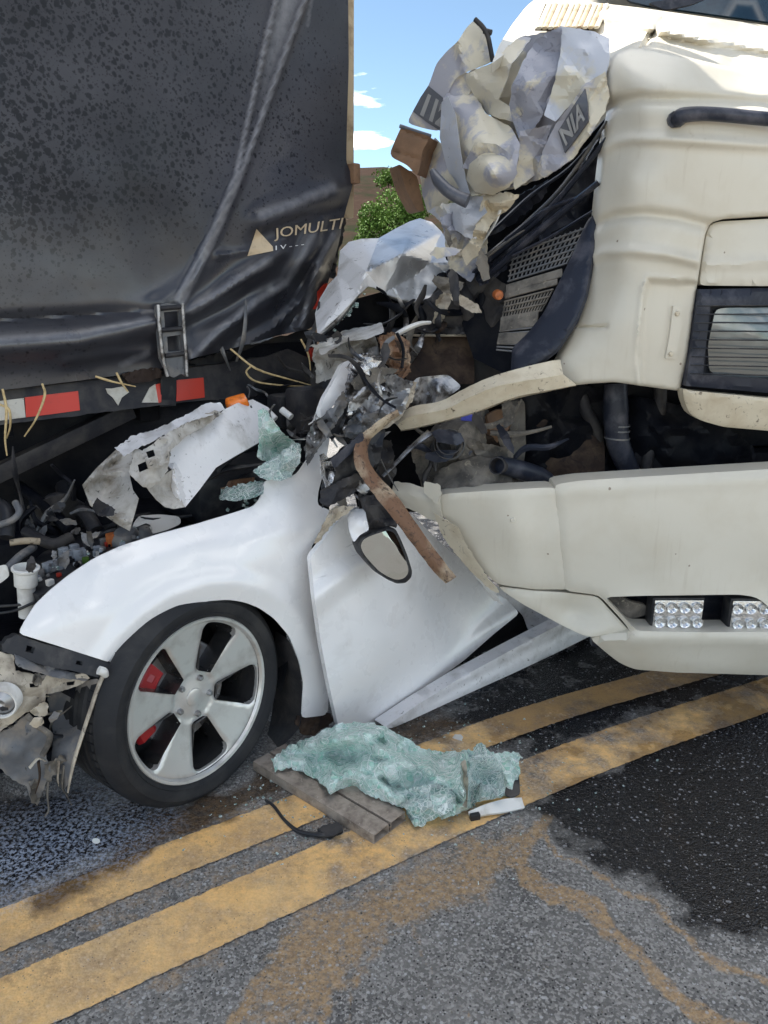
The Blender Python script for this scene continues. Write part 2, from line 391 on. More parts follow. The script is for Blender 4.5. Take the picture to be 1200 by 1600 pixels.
mk('grey_dust', (.20, .18, .155), .75, dirt=((.07, .065, .06), 14, .4, .65), dirt2=((.40, .35, .27), 40, .6, .75), bmp=(.6, 60), spec=0.2)
mk('beige_plastic', (.50, .44, .35), .6, dirt=((.22, .18, .14), 18, .45, .7), dirt2=((.06, .05, .045), 40, .6, .68), bmp=(.4, 60))
mk('rust', (.17, .09, .05), .75, dirt=((.42, .34, .24), 6, .46, .62), dirt2=((.05, .03, .022), 40, .52, .66), bmp=(.5, 80))
mk('brown_dirt', (.045, .032, .027), .8, dirt=((.11, .078, .055), 12, .45, .72), dirt2=((.03, .025, .025), 20, .55, .7), bmp=(.6, 60), spec=0.12)
mk('brown_panel', (.26, .15, .085), .7, dirt=((.15, .09, .055), 9, .4, .7), dirt2=((.08, .05, .035), 35, .62, .72), bmp=(.3, 50))
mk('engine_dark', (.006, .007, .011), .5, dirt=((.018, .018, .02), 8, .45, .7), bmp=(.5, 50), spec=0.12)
mk('rubber', (.020, .021, .024), .62, dirt=((.055, .053, .052), 6, .45, .75), bmp=(.12, 220), rvar=.08, spec=0.25)
mk('rubber_tread', (.022, .022, .024), .7, dirt=((.06, .055, .05), 12, .45, .7), bmp=(.3, 160), spec=0.25)
mk('rim_face', (.64, .63, .61), .32, metal=.5, dirt=((.42, .40, .38), 14, .5, .8), bmp=(.05, 200), coat=.2)
mk('rim_dark', (.10, .10, .105), .25, metal=.8, dirt=((.15, .14, .13), 14, .5, .75))
mk('steel', (.38, .38, .39), .38, metal=.9, dirt=((.16, .12, .09), 20, .5, .7))
mk('red_caliper', (.33, .008, .014), .35, dirt=((.20, .02, .02), 20, .55, .75), coat=.4)
mk('chrome', (.72, .72, .74), .14, metal=1)
mk('lamp_cell', (.70, .70, .70), .22, metal=.9, bmp=(.4, 120))
mk('mirror', (.25, .29, .34), .04, metal=1, rvar=.02)
mk('amber', (.85, .20, .015), .25, dirt=((.45, .10, .01), 40, .5, .7), coat=.5)
mk('red_plastic', (.42, .035, .02), .35, dirt=((.20, .03, .02), 40, .5, .7), coat=.3)
mk('tape_red', (.62, .052, .028), .4, dirt=((.40, .045, .03), 14, .55, .8))
mk('tape_white', (.60, .57, .50), .45, dirt=((.35, .30, .23), 16, .45, .7), dirt2=((.08, .07, .06), 40, .64, .72))
mk('print_cream', (.58, .46, .31), .55, dirt=((.40, .31, .21), 30, .5, .7))
mk('white_print', (.75, .75, .75), .5)
mk('decal_dark', (.085, .09, .11), .4, dirt=((.14, .14, .16), 20, .5, .7))
mk('decal_letter', (.30, .30, .30), .45, dirt=((.28, .28, .29), 25, .5, .7))
mk('post_beige', (.50, .39, .25), .6, dirt=((.25, .17, .10), 12, .5, .7))
mk('straw', (.62, .47, .24), .7, dirt=((.40, .28, .13), 60, .45, .65))
mk('plank', (.34, .285, .235), .6, dirt=((.17, .135, .11), 25, .42, .65), dirt2=((.45, .40, .34), 60, .62, .7), bmp=(.35, 130))
mk('hill', (.034, .021, .015), .95, dirt=((.016, .020, .009), .12, .45, .62), dirt2=((.05, .034, .024), .8, .55, .7), spec=0.03)
mk('leaf', (.11, .19, .035), .6, dirt=((.05, .11, .02), 1.2, .4, .65), dirt2=((.17, .25, .05), 8, .55, .7), spec=0.15)
mk('bark', (.10, .075, .055), .9)
mk('blue_band', (.10, .11, .55), .5, dirt=((.06, .06, .25), 20, .5, .7))
mk('glass_dark', (.012, .03, .05), .06, dirt=((.03, .07, .10), 3, .45, .7), coat=.6, rvar=.03)
mk('relay_grey', (.27, .30, .34), .5, dirt=((.12, .12, .13), 40, .5, .65))
mk('white_plastic', (.72, .71, .68), .45, dirt=((.45, .42, .37), 14, .5, .75))
mk('orange_plastic', (.50, .14, .035), .5, dirt=((.25, .08, .03), 30, .5, .7))
mk('soil', (.25, .20, .15), .95, dirt=((.19, .16, .11), .7, .42, .62), dirt2=((.30, .25, .19), 6, .5, .7), bmp=(.5, 8))
mk('wall_pale', (.62, .58, .50), .8)
def lens_mat():
    m, t, b = base_mat('headlamp_lens')
    b.inputs['Base Color'].default_value = (.13, .15, .16, 1); b.inputs['Roughness'].default_value = .15; b.inputs['Metallic'].default_value = .3
    bump(t, b, noise_n(t, 8, 2), .25, .02); b.inputs['Coat Weight'].default_value = .8
lens_mat()
def glass_mat(name, tint, crack, tr=.55, sc=95, dens=.03):
    m, t, b = base_mat(name)
    v = t.nodes.new('ShaderNodeTexVoronoi'); v.feature = 'DISTANCE_TO_EDGE'; v.inputs['Scale'].default_value = sc; t.links.new(pos(t), v.inputs['Vector'])
    v2 = t.nodes.new('ShaderNodeTexVoronoi'); v2.feature = 'DISTANCE_TO_EDGE'; v2.inputs['Scale'].default_value = sc*.4; t.links.new(pos(t), v2.inputs['Vector'])
    e = mth(t, 'MAXIMUM', ramp(t, v.outputs['Distance'], dens, dens*2.2, (1, 1, 1, 1), (0, 0, 0, 1)), ramp(t, v2.outputs['Distance'], .015, .04, (1, 1, 1, 1), (0, 0, 0, 1)))
    pt = ramp(t, noise_n(t, 16, 5), .42, .64)
    e2 = mth(t, 'MAXIMUM', mth(t, 'MULTIPLY', e, .8), mth(t, 'MULTIPLY', pt, .38))
    vc = t.nodes.new('ShaderNodeTexVoronoi'); vc.inputs['Scale'].default_value = sc; t.links.new(pos(t), vc.inputs['Vector'])
    cellv = t.nodes.new('ShaderNodeSeparateColor'); t.links.new(vc.outputs['Color'], cellv.inputs[0])
    c0 = mixc(t, cellv.outputs[0], tint, (tint[0]*.55, tint[1]*.80, tint[2]*.72)+(1,))
    t.links.new(mixc(t, e2, c0, crack), b.inputs['Base Color'])
    t.links.new(mth(t, 'SUBTRACT', tr, mth(t, 'MULTIPLY', e2, tr)), b.inputs['Transmission Weight'])
    b.inputs['Roughness'].default_value = .07; b.inputs['IOR'].default_value = 1.45
    bump(t, b, mth(t, 'ADD', vc.outputs['Distance'], e), .8, .004)
glass_mat('glass_aqua', (.80, .98, .92, 1), (.97, 1.0, .99, 1), .38, 62, .016)
glass_mat('glass_clear', (.66, .78, .76, 1), (.80, .84, .82, 1), .6, 70)
def tarp_mat():
    m, t, b = base_mat('tarp')
    sp = t.nodes.new('ShaderNodeSeparateXYZ'); t.links.new(pos(t), sp.inputs[0])
    dust = ramp(t, noise_n(t, 2.2, 7, .6), .3, .75, (.022, .023, .030, 1), (.062, .062, .073, 1))
    # mould spots: thick to the left and in the middle heights, thinning towards the rear edge
    dens = noise_n(t, 1.6, 4, .6)
    hx = t.nodes.new('ShaderNodeMapRange'); hx.inputs['From Min'].default_value = -1.5; hx.inputs['From Max'].default_value = .0
    hx.inputs['To Min'].default_value = .36; hx.inputs['To Max'].default_value = -.07; t.links.new(sp.outputs[0], hx.inputs['Value'])
    hz = t.nodes.new('ShaderNodeMapRange'); hz.inputs['From Min'].default_value = 1.45; hz.inputs['From Max'].default_value = 1.75
    hz.inputs['To Min'].default_value = -.25; hz.inputs['To Max'].default_value = 0; t.links.new(sp.outputs[2], hz.inputs['Value'])
    thr = mth(t, 'ADD', mth(t, 'ADD', mth(t, 'MULTIPLY', dens, .42), hx.outputs[0]), hz.outputs[0])
    spots = None
    for sc, k in ((34, 1.0), (60, 1.05), (95, .8)):
        wn = t.nodes.new('ShaderNodeTexNoise'); wn.inputs['Scale'].default_value = sc*2; t.links.new(pos(t), wn.inputs['Vector'])
        vo = t.nodes.new('ShaderNodeTexVoronoi'); vo.inputs['Scale'].default_value = sc; t.links.new(mixc(t, .012, pos(t), wn.outputs['Color']), vo.inputs['Vector'])
        d = ramp(t, mth(t, 'SUBTRACT', mth(t, 'MULTIPLY', thr, k), vo.outputs['Distance']), .0, .10)
        spots = d if spots is None else mth(t, 'MAXIMUM', spots, d)
    spots = mth(t, 'MULTIPLY', spots, ramp(t, noise_n(t, 40, 5, .6), .30, .42))
    sc_ = t.nodes.new('ShaderNodeAttribute'); sc_.attribute_name = 'scuff_sheen'
    scf = ramp(t, mth(t, 'MULTIPLY', sc_.outputs['Fac'], mth(t, 'ADD', .45, noise_n(t, 30, 5))), .25, .95)  # pale scuffing and fold highlights, both painted into the tarp colour
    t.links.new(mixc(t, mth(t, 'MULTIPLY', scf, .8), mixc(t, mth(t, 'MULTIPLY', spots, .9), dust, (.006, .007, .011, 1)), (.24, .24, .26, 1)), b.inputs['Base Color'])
    t.links.new(ramp(t, noise_n(t, 5, 5),   .3, .7, (.24,)*3+(1,), (.46,)*3+(1,)), b.inputs['Roughness'])
    bump(t, b, noise_n(t, 22, 6), .12, .006)
    sg = t.nodes.new('ShaderNodeMapRange'); sg.inputs['From Min'].default_value = -.25; sg.inputs['From Max'].default_value = 0; sg.inputs['To Min'].default_value = .75; sg.inputs['To Max'].default_value = .22
    t.links.new(hz.outputs[0], sg.inputs['Value']); t.links.new(sg.outputs[0], b.inputs['Specular IOR Level'])
tarp_mat()
def road_mat(name, paint=None):
    m, t, b = base_mat(name)
    P = pos(t)
    def attr(n):
        a = t.nodes.new('ShaderNodeAttribute'); a.attribute_name = n; return a.outputs['Fac']
    vo = t.nodes.new('ShaderNodeTexVoronoi'); vo.inputs['Scale'].default_value = 175; t.links.new(P, vo.inputs['Vector'])
    vs = t.nodes.new('ShaderNodeSeparateColor'); t.links.new(vo.outputs['Color'], vs.inputs[0])
    vb = t.nodes.new('ShaderNodeTexVoronoi'); vb.inputs['Scale'].default_value = 84; t.links.new(P, vb.inputs['Vector'])
    vbs = t.nodes.new('ShaderNodeSeparateColor'); t.links.new(vb.outputs['Color'], vbs.inputs[0])
    gro = ramp(t, noise_n(t, 4.5, 8, .68), .30, .68, (.085, .083, .082, 1), (.20, .192, .182, 1))
    c = mixc(t, ramp(t, vs.outputs[0], .35, .95), gro, (.31, .30, .285, 1))
    st = mth(t, 'MULTIPLY', mth(t, 'GREATER_THAN', vbs.outputs[1], .90), ramp(t, vb.outputs['Distance'], .32, .40, (1, 1, 1, 1), (0, 0, 0, 1)))
    st2 = mth(t, 'MULTIPLY', mth(t, 'GREATER_THAN', vs.outputs[1], .93), ramp(t, vo.outputs['Distance'], .32, .42, (1, 1, 1, 1), (0, 0, 0, 1)))
    stone = mth(t, 'MAXIMUM', st, st2)
    pits = mth(t, 'MULTIPLY', mth(t, 'LESS_THAN', vs.outputs[2], .05), ramp(t, vo.outputs['Distance'], .3, .5, (1, 1, 1, 1), (0, 0, 0, 1)))
    c = mixc(t, mth(t, 'MULTIPLY', pits, .85), c, (.018, .018, .02, 1))
    c = mixc(t, mth(t, 'MULTIPLY', stone, .8), c, (.40, .40, .40, 1))
    if paint:
        wear = ramp(t, noise_n(t, 7, 7, .68), .36, .60)
        fine = ramp(t, noise_n(t, 150, 3, .6), .44, .60)
        pc = ramp(t, noise_n(t, 2.5, 6, .6), .3, .75, (.82, .48, .17, 1), (.82, .56, .27, 1))
        pc = mixc(t, mth(t, 'MULTIPLY', fine, .28), pc, (.60, .36, .15, 1))
        cov = mth(t, 'MULTIPLY', mth(t, 'SUBTRACT', 1, mth(t, 'MULTIPLY', pits, mth(t, 'GREATER_THAN', noise_n(t, 9, 3), .47))), mth(t, 'SUBTRACT', 1, mth(t, 'MULTIPLY', mth(t, 'SUBTRACT', 1, wear), attr('worn'))))
        ed = t.nodes.new('ShaderNodeAttribute'); ed.attribute_name = 'edge'
        cov = mth(t, 'MULTIPLY', cov, ramp(t, mth(t, 'SUBTRACT', mth(t, 'ADD', noise_n(t, 55, 6, .75), .28), mth(t, 'MULTIPLY', ed.outputs['Fac'], .62)), .10, .22))
        c = mixc(t, cov, c, pc)
    mudn = noise_n(t, 38, 6, .7); mudl = noise_n(t, 9, 6, .65)
    md = ramp(t, mth(t, 'ADD', attr('mud'), mth(t, 'SUBTRACT', mth(t, 'ADD', mth(t, 'MULTIPLY', mudn, .55), mth(t, 'MULTIPLY', mudl, .6)), .62)), .42, .62)
    md = mth(t, 'MULTIPLY', md, ramp(t, noise_n(t, 45, 7, .8), .38, .52))
    mc = ramp(t, noise_n(t, 60, 5), .3, .7, (.24, .155, .085, 1), (.50, .34, .18, 1))
    c = mixc(t, mth(t, 'MULTIPLY', mth(t, 'MULTIPLY', md, mth(t, 'SUBTRACT', 1, mth(t, 'MULTIPLY', stone, .7))), .82), c, mc)
    wt = ramp(t, mth(t, 'ADD', attr('wet'), mth(t, 'MULTIPLY', mth(t, 'SUBTRACT', mudl, .5), 1.5)), .30, .66)
    c = mixc(t, mth(t, 'MULTIPLY', wt, .97 if not paint else .55), c, mixc(t, stone, (.004, .004, .006, 1), (.20, .20, .21, 1)) if not paint else (.12, .06, .018, 1))
    bw = ramp(t, mth(t, 'ADD', attr('oil'), mth(t, 'MULTIPLY', mth(t, 'SUBTRACT', mudl, .5), .9)), .40, .65)
    c = mixc(t, mth(t, 'MULTIPLY', bw, .8), c, ramp(t, mudn, .35, .65, (.020, .012, .007, 1), (.11, .06, .022, 1)))
    gl = mth(t, 'MULTIPLY', attr('grit'), ramp(t, noise_n(t, 90, 4, .7), .46, .56))
    c = mixc(t, mth(t, 'MULTIPLY', gl, .8), c, (.50, .56, .68, 1))  # blue-white tone paints sky glints in among the white specks
    t.links.new(c, b.inputs['Base Color'])
    sp_ = t.nodes.new('ShaderNodeMapRange'); sp_.inputs['To Min'].default_value = .15; sp_.inputs['To Max'].default_value = .30; t.links.new(wt, sp_.inputs['Value']); t.links.new(sp_.outputs[0], b.inputs['Specular IOR Level'])
    wet_all = mth(t, 'MAXIMUM', wt, mth(t, 'MULTIPLY', bw, .8))
    rr = t.nodes.new('ShaderNodeMapRange'); rr.inputs['To Min'].default_value = .82; rr.inputs['To Max'].default_value = .11; t.links.new(wet_all, rr.inputs['Value']); t.links.new(rr.outputs[0], b.inputs['Roughness'])
    hgt = mth(t, 'ADD', mth(t, 'MULTIPLY', vo.outputs['Distance'], -1), mth(t, 'MULTIPLY', vb.outputs['Distance'], -.9))
    bump(t, b, hgt, .55 if not paint else .3, .006)
road_mat('asphalt'); road_mat('yellow_paint', True)

# ------------------------------------------------------------------ ground
def project(P):
    v = P-CAMP; z = np.maximum(v@FV, .05); return np.c_[CX+F*(v@RV)/z, CY-F*(v@UV)/z]
def soft(P, poly, wd):
    d = dist_poly(P, poly, True)*np.where(inside(poly, P), 1, -1); return np.clip(.5+d/wd, 0, 1)
def lines(P, line, wd): return np.exp(-(dist_poly(P, line)/wd)**2)
def stains(V):
    P = project(V)+0.0
    P = P+np.c_[fbm(V[:, 0]*9, V[:, 1]*9, 4, 1), fbm(V[:, 0]*9, V[:, 1]*9, 4, 2)]*60
    wet = np.maximum.reduce([
        soft(P, [(830, 1255), (900, 1215), (1010, 1170), (1350, 1040), (1500, 1500), (1190, 1475), (1090, 1440), (1040, 1400), (1000, 1360), (930, 1345), (880, 1290)], 70),
        .95*soft(P, [(640, 1120), (760, 1055), (900, 990), (1500, 940), (1500, 1120), (1180, 1090), (1060, 1115), (900, 1175), (830, 1190)], 90)*.8,
        .8*soft(P, [(-400, 1190), (130, 1230), (250, 1265), (200, 1330), (60, 1370), (-400, 1480)], 70)])
    far = np.clip((V[:, 1]-2.1)/.5, 0, 1); wet = np.maximum(wet, far*.62*np.clip(1-(V[:, 1]-5)/4, 0, 1))
    mud = np.maximum.reduce([
        .75*soft(P, [(470, 1400), (700, 1290), (850, 1270), (850, 1340), (760, 1420), (640, 1470), (560, 1560), (420, 1640), (350, 1560)], 130),
        .95*lines(P, [(850, 1270), (812, 1350), (860, 1405), (945, 1430), (990, 1480), (1090, 1560), (1170, 1615), (1300, 1700)], 18),
        .7*lines(P, [(850, 1290), (870, 1335), (940, 1370), (1010, 1405), (1100, 1470), (1210, 1545), (1350, 1600)], 11),
        .8*lines(P, [(360, 1640), (410, 1530), (470, 1470), (560, 1420)], 17), .8*lines(P, [(495, 1640), (500, 1530), (540, 1440)], 13),
        .65*lines(P, [(535, 1620), (545, 1560), (600, 1480)], 9), .55*lines(P, [(640, 1450), (670, 1530), (740, 1590)], 9), .50*soft(P, [(-100, 1300), (300, 1180), (700, 1150), (900, 1240), (820, 1300), (300, 1620), (-100, 1700)], 200),
        .62*lines(P, [(1035, 1250), (1065, 1320), (1130, 1400), (1210, 1470)], 16),
        .45*soft(P, [(-100, 1290), (60, 1270), (100, 1310), (-100, 1400)], 60)])
    oil = np.maximum.reduce([.95*soft(P, [(170, 1330), (240, 1270), (380, 1220), (420, 1190), (470, 1215), (400, 1260), (330, 1300), (200, 1370), (60, 1420), (40, 1400)], 60),
                             .8*soft(P, [(520, 1110), (690, 1090), (760, 1130), (690, 1170), (560, 1190)], 70)])
    grit = soft(P, [(-50, 1300), (130, 1255), (260, 1270), (210, 1330), (90, 1365), (-50, 1400)], 90)  # patch of white specks and painted wet glitter beside the wheel
    worn = np.clip(.50+.7*soft(P, [(540, 1240), (860, 1130), (900, 1190), (640, 1330), (500, 1340)], 120)+.35*(P[:, 0] > 880), 0, 1)
    return dict(wet=wet, mud=mud, oil=oil, grit=grit, worn=worn)
def add_attrs(o, V):
    for k_, v in stains(V).items():
        a = o.data.attributes.new(k_, 'FLOAT', 'POINT'); a.data.foreach_set('value', v.astype(np.float32))
def grid_obj(name, xs, ys, z, mat):
    X, Y = np.meshgrid(xs, ys); V = np.c_[X.ravel(), Y.ravel(), np.full(X.size, z)]
    nx = len(xs); Fc = [(j*nx+i, j*nx+i+1, (j+1)*nx+i+1, (j+1)*nx+i) for j in range(len(ys)-1) for i in range(nx-1)]
    o = obj(name, V, Fc, mat, None, 180); return o, V
xs = np.r_[[-400, -100, -30, -10, -4], np.arange(-1.8, 2.6, .012), [4, 10, 30, 100, 400]]
ys = np.r_[[-300, -80, -20, -6, -2, 0, .6], np.arange(1.0, 3.4, .012), [3.8, 4.5, 6, 9, 14]]
road, Vr = grid_obj('road', xs, ys, 0, 'asphalt'); add_attrs(road, Vr); struct(road)
ter_x = np.linspace(-500, 500, 81); ter_y = np.r_[14, 16, 20, 26, 34, 44, 56, 70, 85, 100, 120, 140, 170, 210, 260, 320, 400, 520, 700]
X, Y = np.meshgrid(ter_x, ter_y)
Z = np.clip((Y-45)/105, 0, 1)**1.4*20*(.8+.5*vnoise(X/60+9, Y/60+3))+np.clip((Y-150)/500, 0, 1)*10+fbm(X/30, Y/30)*4*np.clip((Y-20)/40, 0, 1)
Z -= .02*np.clip((20-Y)/6, 0, 1)
Vt = np.c_[X.ravel(), Y.ravel(), Z.ravel()]; nx = len(ter_x)
struct(obj('hillside', Vt, [(j*nx+i, j*nx+i+1, (j+1)*nx+i+1, (j+1)*nx+i) for j in range(len(ter_y)-1) for i in range(nx-1)], 'hill', None, 180))
def marking(pts, wd, z):
    c = np.array([ground(np.array([float(x)]), np.array([float(y)]))[0][:2] for x, y in pts])
    d0 = (c[1]-c[0])/np.linalg.norm(c[1]-c[0]); d1 = (c[-1]-c[-2])/np.linalg.norm(c[-1]-c[-2])
    c = np.vstack([c[0]-d0*1.5, c, c[-1]+d1*2.5]); c = catmull(c, 12); c = resample(c, .012, False, 30)
    T = np.gradient(c, axis=0); T /= np.linalg.norm(T, axis=1)[:, None]; n = np.c_[-T[:, 1], T[:, 0]]
    k = 13; V = []
    for i in range(len(c)):
        for j in range(k):
            e = (j/(k-1)-.5)*wd; e += (.004*(_rng.rand()-.5) if j in (0, k-1) else 0)
            V.append((*(c[i]+n[i]*e), z))
    V = np.array(V); Fc = [(i*k+j, (i+1)*k+j, (i+1)*k+j+1, i*k+j+1) for i in range(len(c)-1) for j in range(k-1)]
    Fc = [f[::-1] for f in Fc]
    o = obj('yellow_road_line', V, Fc, 'yellow_paint', None, 180); add_attrs(o, V)
    ev = np.tile(np.abs(np.linspace(-1, 1, k))**6, len(c)); o.data.attributes.new('edge', 'FLOAT', 'POINT').data.foreach_set('value', ev.astype(np.float32)); return struct(o)
marking([(0, 1455), (200, 1371), (440, 1277), (600, 1210), (760, 1147), (900, 1100), (1050, 1058)], .140, .004)
marking([(0, 1582), (200, 1495), (420, 1397), (640, 1299), (840, 1214), (1000, 1152), (1180, 1092)], .182, .004)

# dry earth verge on the near side of the road
vd = np.array([.857, .515, 0]); vn = np.array([.515, -.857, 0]); ve = np.array([.46, 2.07, .025])+vn*3.6
vs_ = np.r_[-300, -80, np.linspace(-20, 20, 41), 80, 300]; VV = []
for i, s_ in enumerate(vs_):
    for e_ in (0, .6, 2, 6, 20, 80, 300): VV.append(ve+vd*s_+vn*(e_+(.15*math.sin(s_*2.3)+.1*math.sin(s_*5.1) if e_ < 1 else 0))+[0, 0, 0 if e_ < .5 else .03+.04*math.sin(s_+e_)])
struct(obj('verge', VV, [(i*7+j, i*7+j+1, (i+1)*7+j+1, (i+1)*7+j)[::-1] for i in range(len(vs_)-1) for j in range(6)], 'soil', None, 180))
# a leafy tree beyond the road and a thin one on the ridge
def tree(px, py_top, py_base, Y, wpx, seed, label, n=2600, leaf=.16, lean=0):
    rg = np.random.RandomState(seed)
    top = at(px, py_top, Y); bse = at(px, py_base, Y); wd = wpx/F*Y*.5; h = top[2]-bse[2]
    zg = bse[2]-h*.5
    root = thing('tree', label, 'tree', (bse[0], bse[1], zg))
    tr = [np.array([bse[0], Y, zg]), np.array([bse[0]+lean*.2, Y+.1, zg+h*.5]), np.array([bse[0]+lean*.5, Y, bse[2]+h*.5])]
    tube('trunk', 'bark', root, tr, [h*.045, h*.03, h*.012], m=5)
    cl = []
    for i in range(9):
        a = rg.uniform(0, 2*math.pi); q = np.array([bse[0]+math.cos(a)*wd*rg.uniform(.2, .75), Y+math.sin(a)*wd*rg.uniform(.2, .75), bse[2]+h*rg.uniform(.1, .85)])
        cl.append((q, wd*rg.uniform(.28, .5))); tube('limb', 'bark', root, [tr[1]+(tr[2]-tr[1])*rg.uniform(-.3, .7), q], [h*.016, h*.005], n=5, m=3)
    cl.append((np.array([bse[0], Y, bse[2]+h*.75]), wd*.45))
    V = []; Fc = []
    for i in range(n):
        q, r_ = cl[rg.randint(len(cl))]; d = rg.normal(size=3); d /= np.linalg.norm(d); p = q+d*r_*rg.uniform(.35, 1.08)**.6
        u = rg.normal(size=3); u /= np.linalg.norm(u); v = np.cross(u, rg.normal(size=3)); v /= np.linalg.norm(v); s = leaf*rg.uniform(.6, 1.3)
        b = len(V); V += [p, p+(u*.5+v*.32)*s, p+u*s, p+(u*.5-v*.32)*s]; Fc.append((b, b+1, b+2, b+3))
    obj('crown', V, Fc, 'leaf', root, smooth=False)
tree(612, 295, 400, 30, 110, 4, 'leafy green tree seen through the gap between trailer and truck', 11000, .10)
tree(607, 266, 290, 70, 44, 9, 'small dark tree standing on the brown ridge', 900, .25)
# ------------------------------------------------------------------ trailer
TH = R(49); D = np.array([math.sin(TH), math.cos(TH), 0]); NO = np.array([math.cos(TH), -math.sin(TH), 0])   # along the car / trailer, and out of its side
TRL = Plane(at(20, 650, 2.38), NO)
def srow(px, py): return TRL.pt(px, py)
rear = TRL.pt(545, 270); T0 = rear*[1, 1, 0]
trailer = thing('trailer', 'tall trailer with a dusty black side curtain, buckled at its rear corner', 'trailer', tuple(T0))
tarp_outline = [(-1900, -760), (540, -760), (542, -300), (544, 0), (545, 100), (542, 200), (541, 255), (548, 268), (551, 290), (541, 325), (535, 350), (530, 378), (521, 410), (513, 440), (504, 470), (493, 500),
                (489, 513), (440, 523), (400, 534), (350, 548), (300, 560), (246, 578), (130, 594), (0, 610), (-200, 636), (-700, 700), (-1900, 856)]
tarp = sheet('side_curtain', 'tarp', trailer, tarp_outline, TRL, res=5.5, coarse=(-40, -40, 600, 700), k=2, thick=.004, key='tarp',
    ctrl=[(-1900, -700, 0), (-1900, 800, 0), (-700, -700, 0), (500, -700, 0), (-700, 600, 0), (0, 0, 0), (300, 0, .0), (520, 0, .0), (0, 300, .0), (250, 300, .012), (430, 250, .02), (535, 200, -.02), (540, 280, -.02),
          (480, 300, .05), (440, 400, .03), (505, 420, -.02), (480, 505, -.04), (400, 500, .03), (330, 450, .0), (300, 550, .02), (200, 450, .0), (100, 480, .0), (0, 480, 0), (0, 600, .0), (200, 570, .0), (-300, 480, 0), (-300, 600, 0), (300, 420, .0)],
    creases=[([(-700, 600), (-200, 555), (0, 541), (120, 533), (190, 518), (240, 503)], .060, 26, 'g'),
             ([(-700, 560), (-200, 520), (0, 501), (150, 492), (245, 486)], -.026, 10, 'g'),
             ([(532, -150), (490, -40), (450, 70), (411, 178), (376, 275), (340, 362), (284, 475)], .016, 9),
             ([(466, -150), (440, -40), (414, 70), (389, 180), (369, 272), (333, 358), (276, 470)], .014, 8),
             ([(500, -150), (464, -40), (432, 70), (400, 180), (372, 274), (336, 360), (280, 472)], .006, 26, 'g'),
             ([(380, 540), (430, 510), (470, 470), (498, 420)], .022, 8, 'g'), ([(440, 520), (470, 488), (486, 455)], -.014, 7, 'g'), ([(505, 345), (498, 380), (478, 410)], .020, 7, 'g'), ([(310, 545), (360, 498), (420, 462)], -.016, 9, 'g'),
             ([(300, 562), (345, 515), (400, 472), (448, 445), (468, 410), (490, 368)], .038, 13, 'g'),
             ([(330, 562), (420, 500), (452, 470), (480, 440)], -.03, 22, 'g'),
             ([(472, 512), (490, 440), (505, 400), (522, 368)], .034, 11, 'g'),
             ([(290, 492), (330, 470), (372, 440), (402, 420), (440, 392)], .036, 13, 'g'),
             ([(300, 502), (360, 482), (420, 454), (455, 440)], -.028, 18, 'g'),
             ([(395, 374), (440, 352), (490, 336), (530, 326)], -.014, 9, 'g'),
             ([(410, 345), (460, 325), (520, 300)], .036, 20, 'g'),
             ([(340, 400), (400, 390), (450, 372)], .008, 5, 'g'), ([(100, 565), (180, 552), (240, 548)], .012, 9, 'g'), ([(250, 470), (300, 440), (340, 400)], .012, 14, 'g')],
    noise=(.012, 130, 3),
    attr={'scuff_sheen': lambda P: np.clip(np.maximum.reduce([lines(P, [(532, -150), (490, -40), (450, 70), (411, 178), (376, 275), (340, 362), (284, 475)], 5), lines(P, [(466, -150), (440, -40), (414, 70), (389, 180), (369, 272), (333, 358), (276, 470)], 4.5),
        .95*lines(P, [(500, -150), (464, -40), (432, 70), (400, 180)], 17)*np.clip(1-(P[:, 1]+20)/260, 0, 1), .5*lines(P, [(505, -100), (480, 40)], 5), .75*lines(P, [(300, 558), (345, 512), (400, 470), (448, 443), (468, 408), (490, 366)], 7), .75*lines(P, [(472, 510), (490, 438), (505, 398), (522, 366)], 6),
        .7*lines(P, [(0, 532), (120, 524), (230, 500)], 9), .7*lines(P, [(300, 484), (372, 434), (420, 408)], 10), .7*lines(P, [(410, 335), (460, 318), (520, 294)], 12), .6*lines(P, [(190, 570), (230, 552)], 8), .5*lines(P, [(340, 400), (400, 389), (450, 371)], 2.5)]), 0, 1)})  # worn crests plus painted sky sheen on the folds and lower roll
rail = sheet('side_rail', 'black_dusty', trailer, [(-700, 696), (0, 611), (130, 595), (330, 571), (420, 556), (485, 530), (492, 596), (455, 624), (400, 629), (330, 624), (0, 664), (-700, 752)], TRL,
             ctrl=[(-700, 700, -.02), (0, 640, -.02), (300, 600, -.02), (480, 560, -.10), (400, 600, -.05)], res=14, thick=.09, noise=(.01, 60, 2), key='rail', torn=1)
rf = OFF['rail']
sheet('reflective_tape', 'tape_red', rail, [(39, 621), (80, 616), (122, 611), (125, 641), (82, 647), (41, 652)], TRL, offfn=rf, lift=.004, thick=.003, k=0)
sheet('reflective_tape', 'tape_white', rail, [(-60, 634), (37, 622), (40, 652), (-60, 665)], TRL, offfn=rf, lift=.004, thick=.003, k=0)
sheet('reflective_tape', 'tape_red', rail, [(-160, 646), (-62, 634), (-62, 665), (-160, 677)], TRL, offfn=rf, lift=.004, thick=.003, k=0)
sheet('reflective_tape', 'tape_red', rail, [(276, 594), (318, 590), (320, 621), (276, 627)], TRL, offfn=rf, lift=.004, thick=.003, k=0)
sheet('reflective_tape', 'tape_red', rail, [(243, 601), (253, 598), (252, 628), (248, 630)], TRL, offfn=rf, lift=.005, thick=.003, k=0)
sheet('reflective_tape', 'tape_white', rail, [(222, 629), (234, 606), (243, 600), (248, 629)], TRL, offfn=rf, lift=.004, thick=.003, k=0)
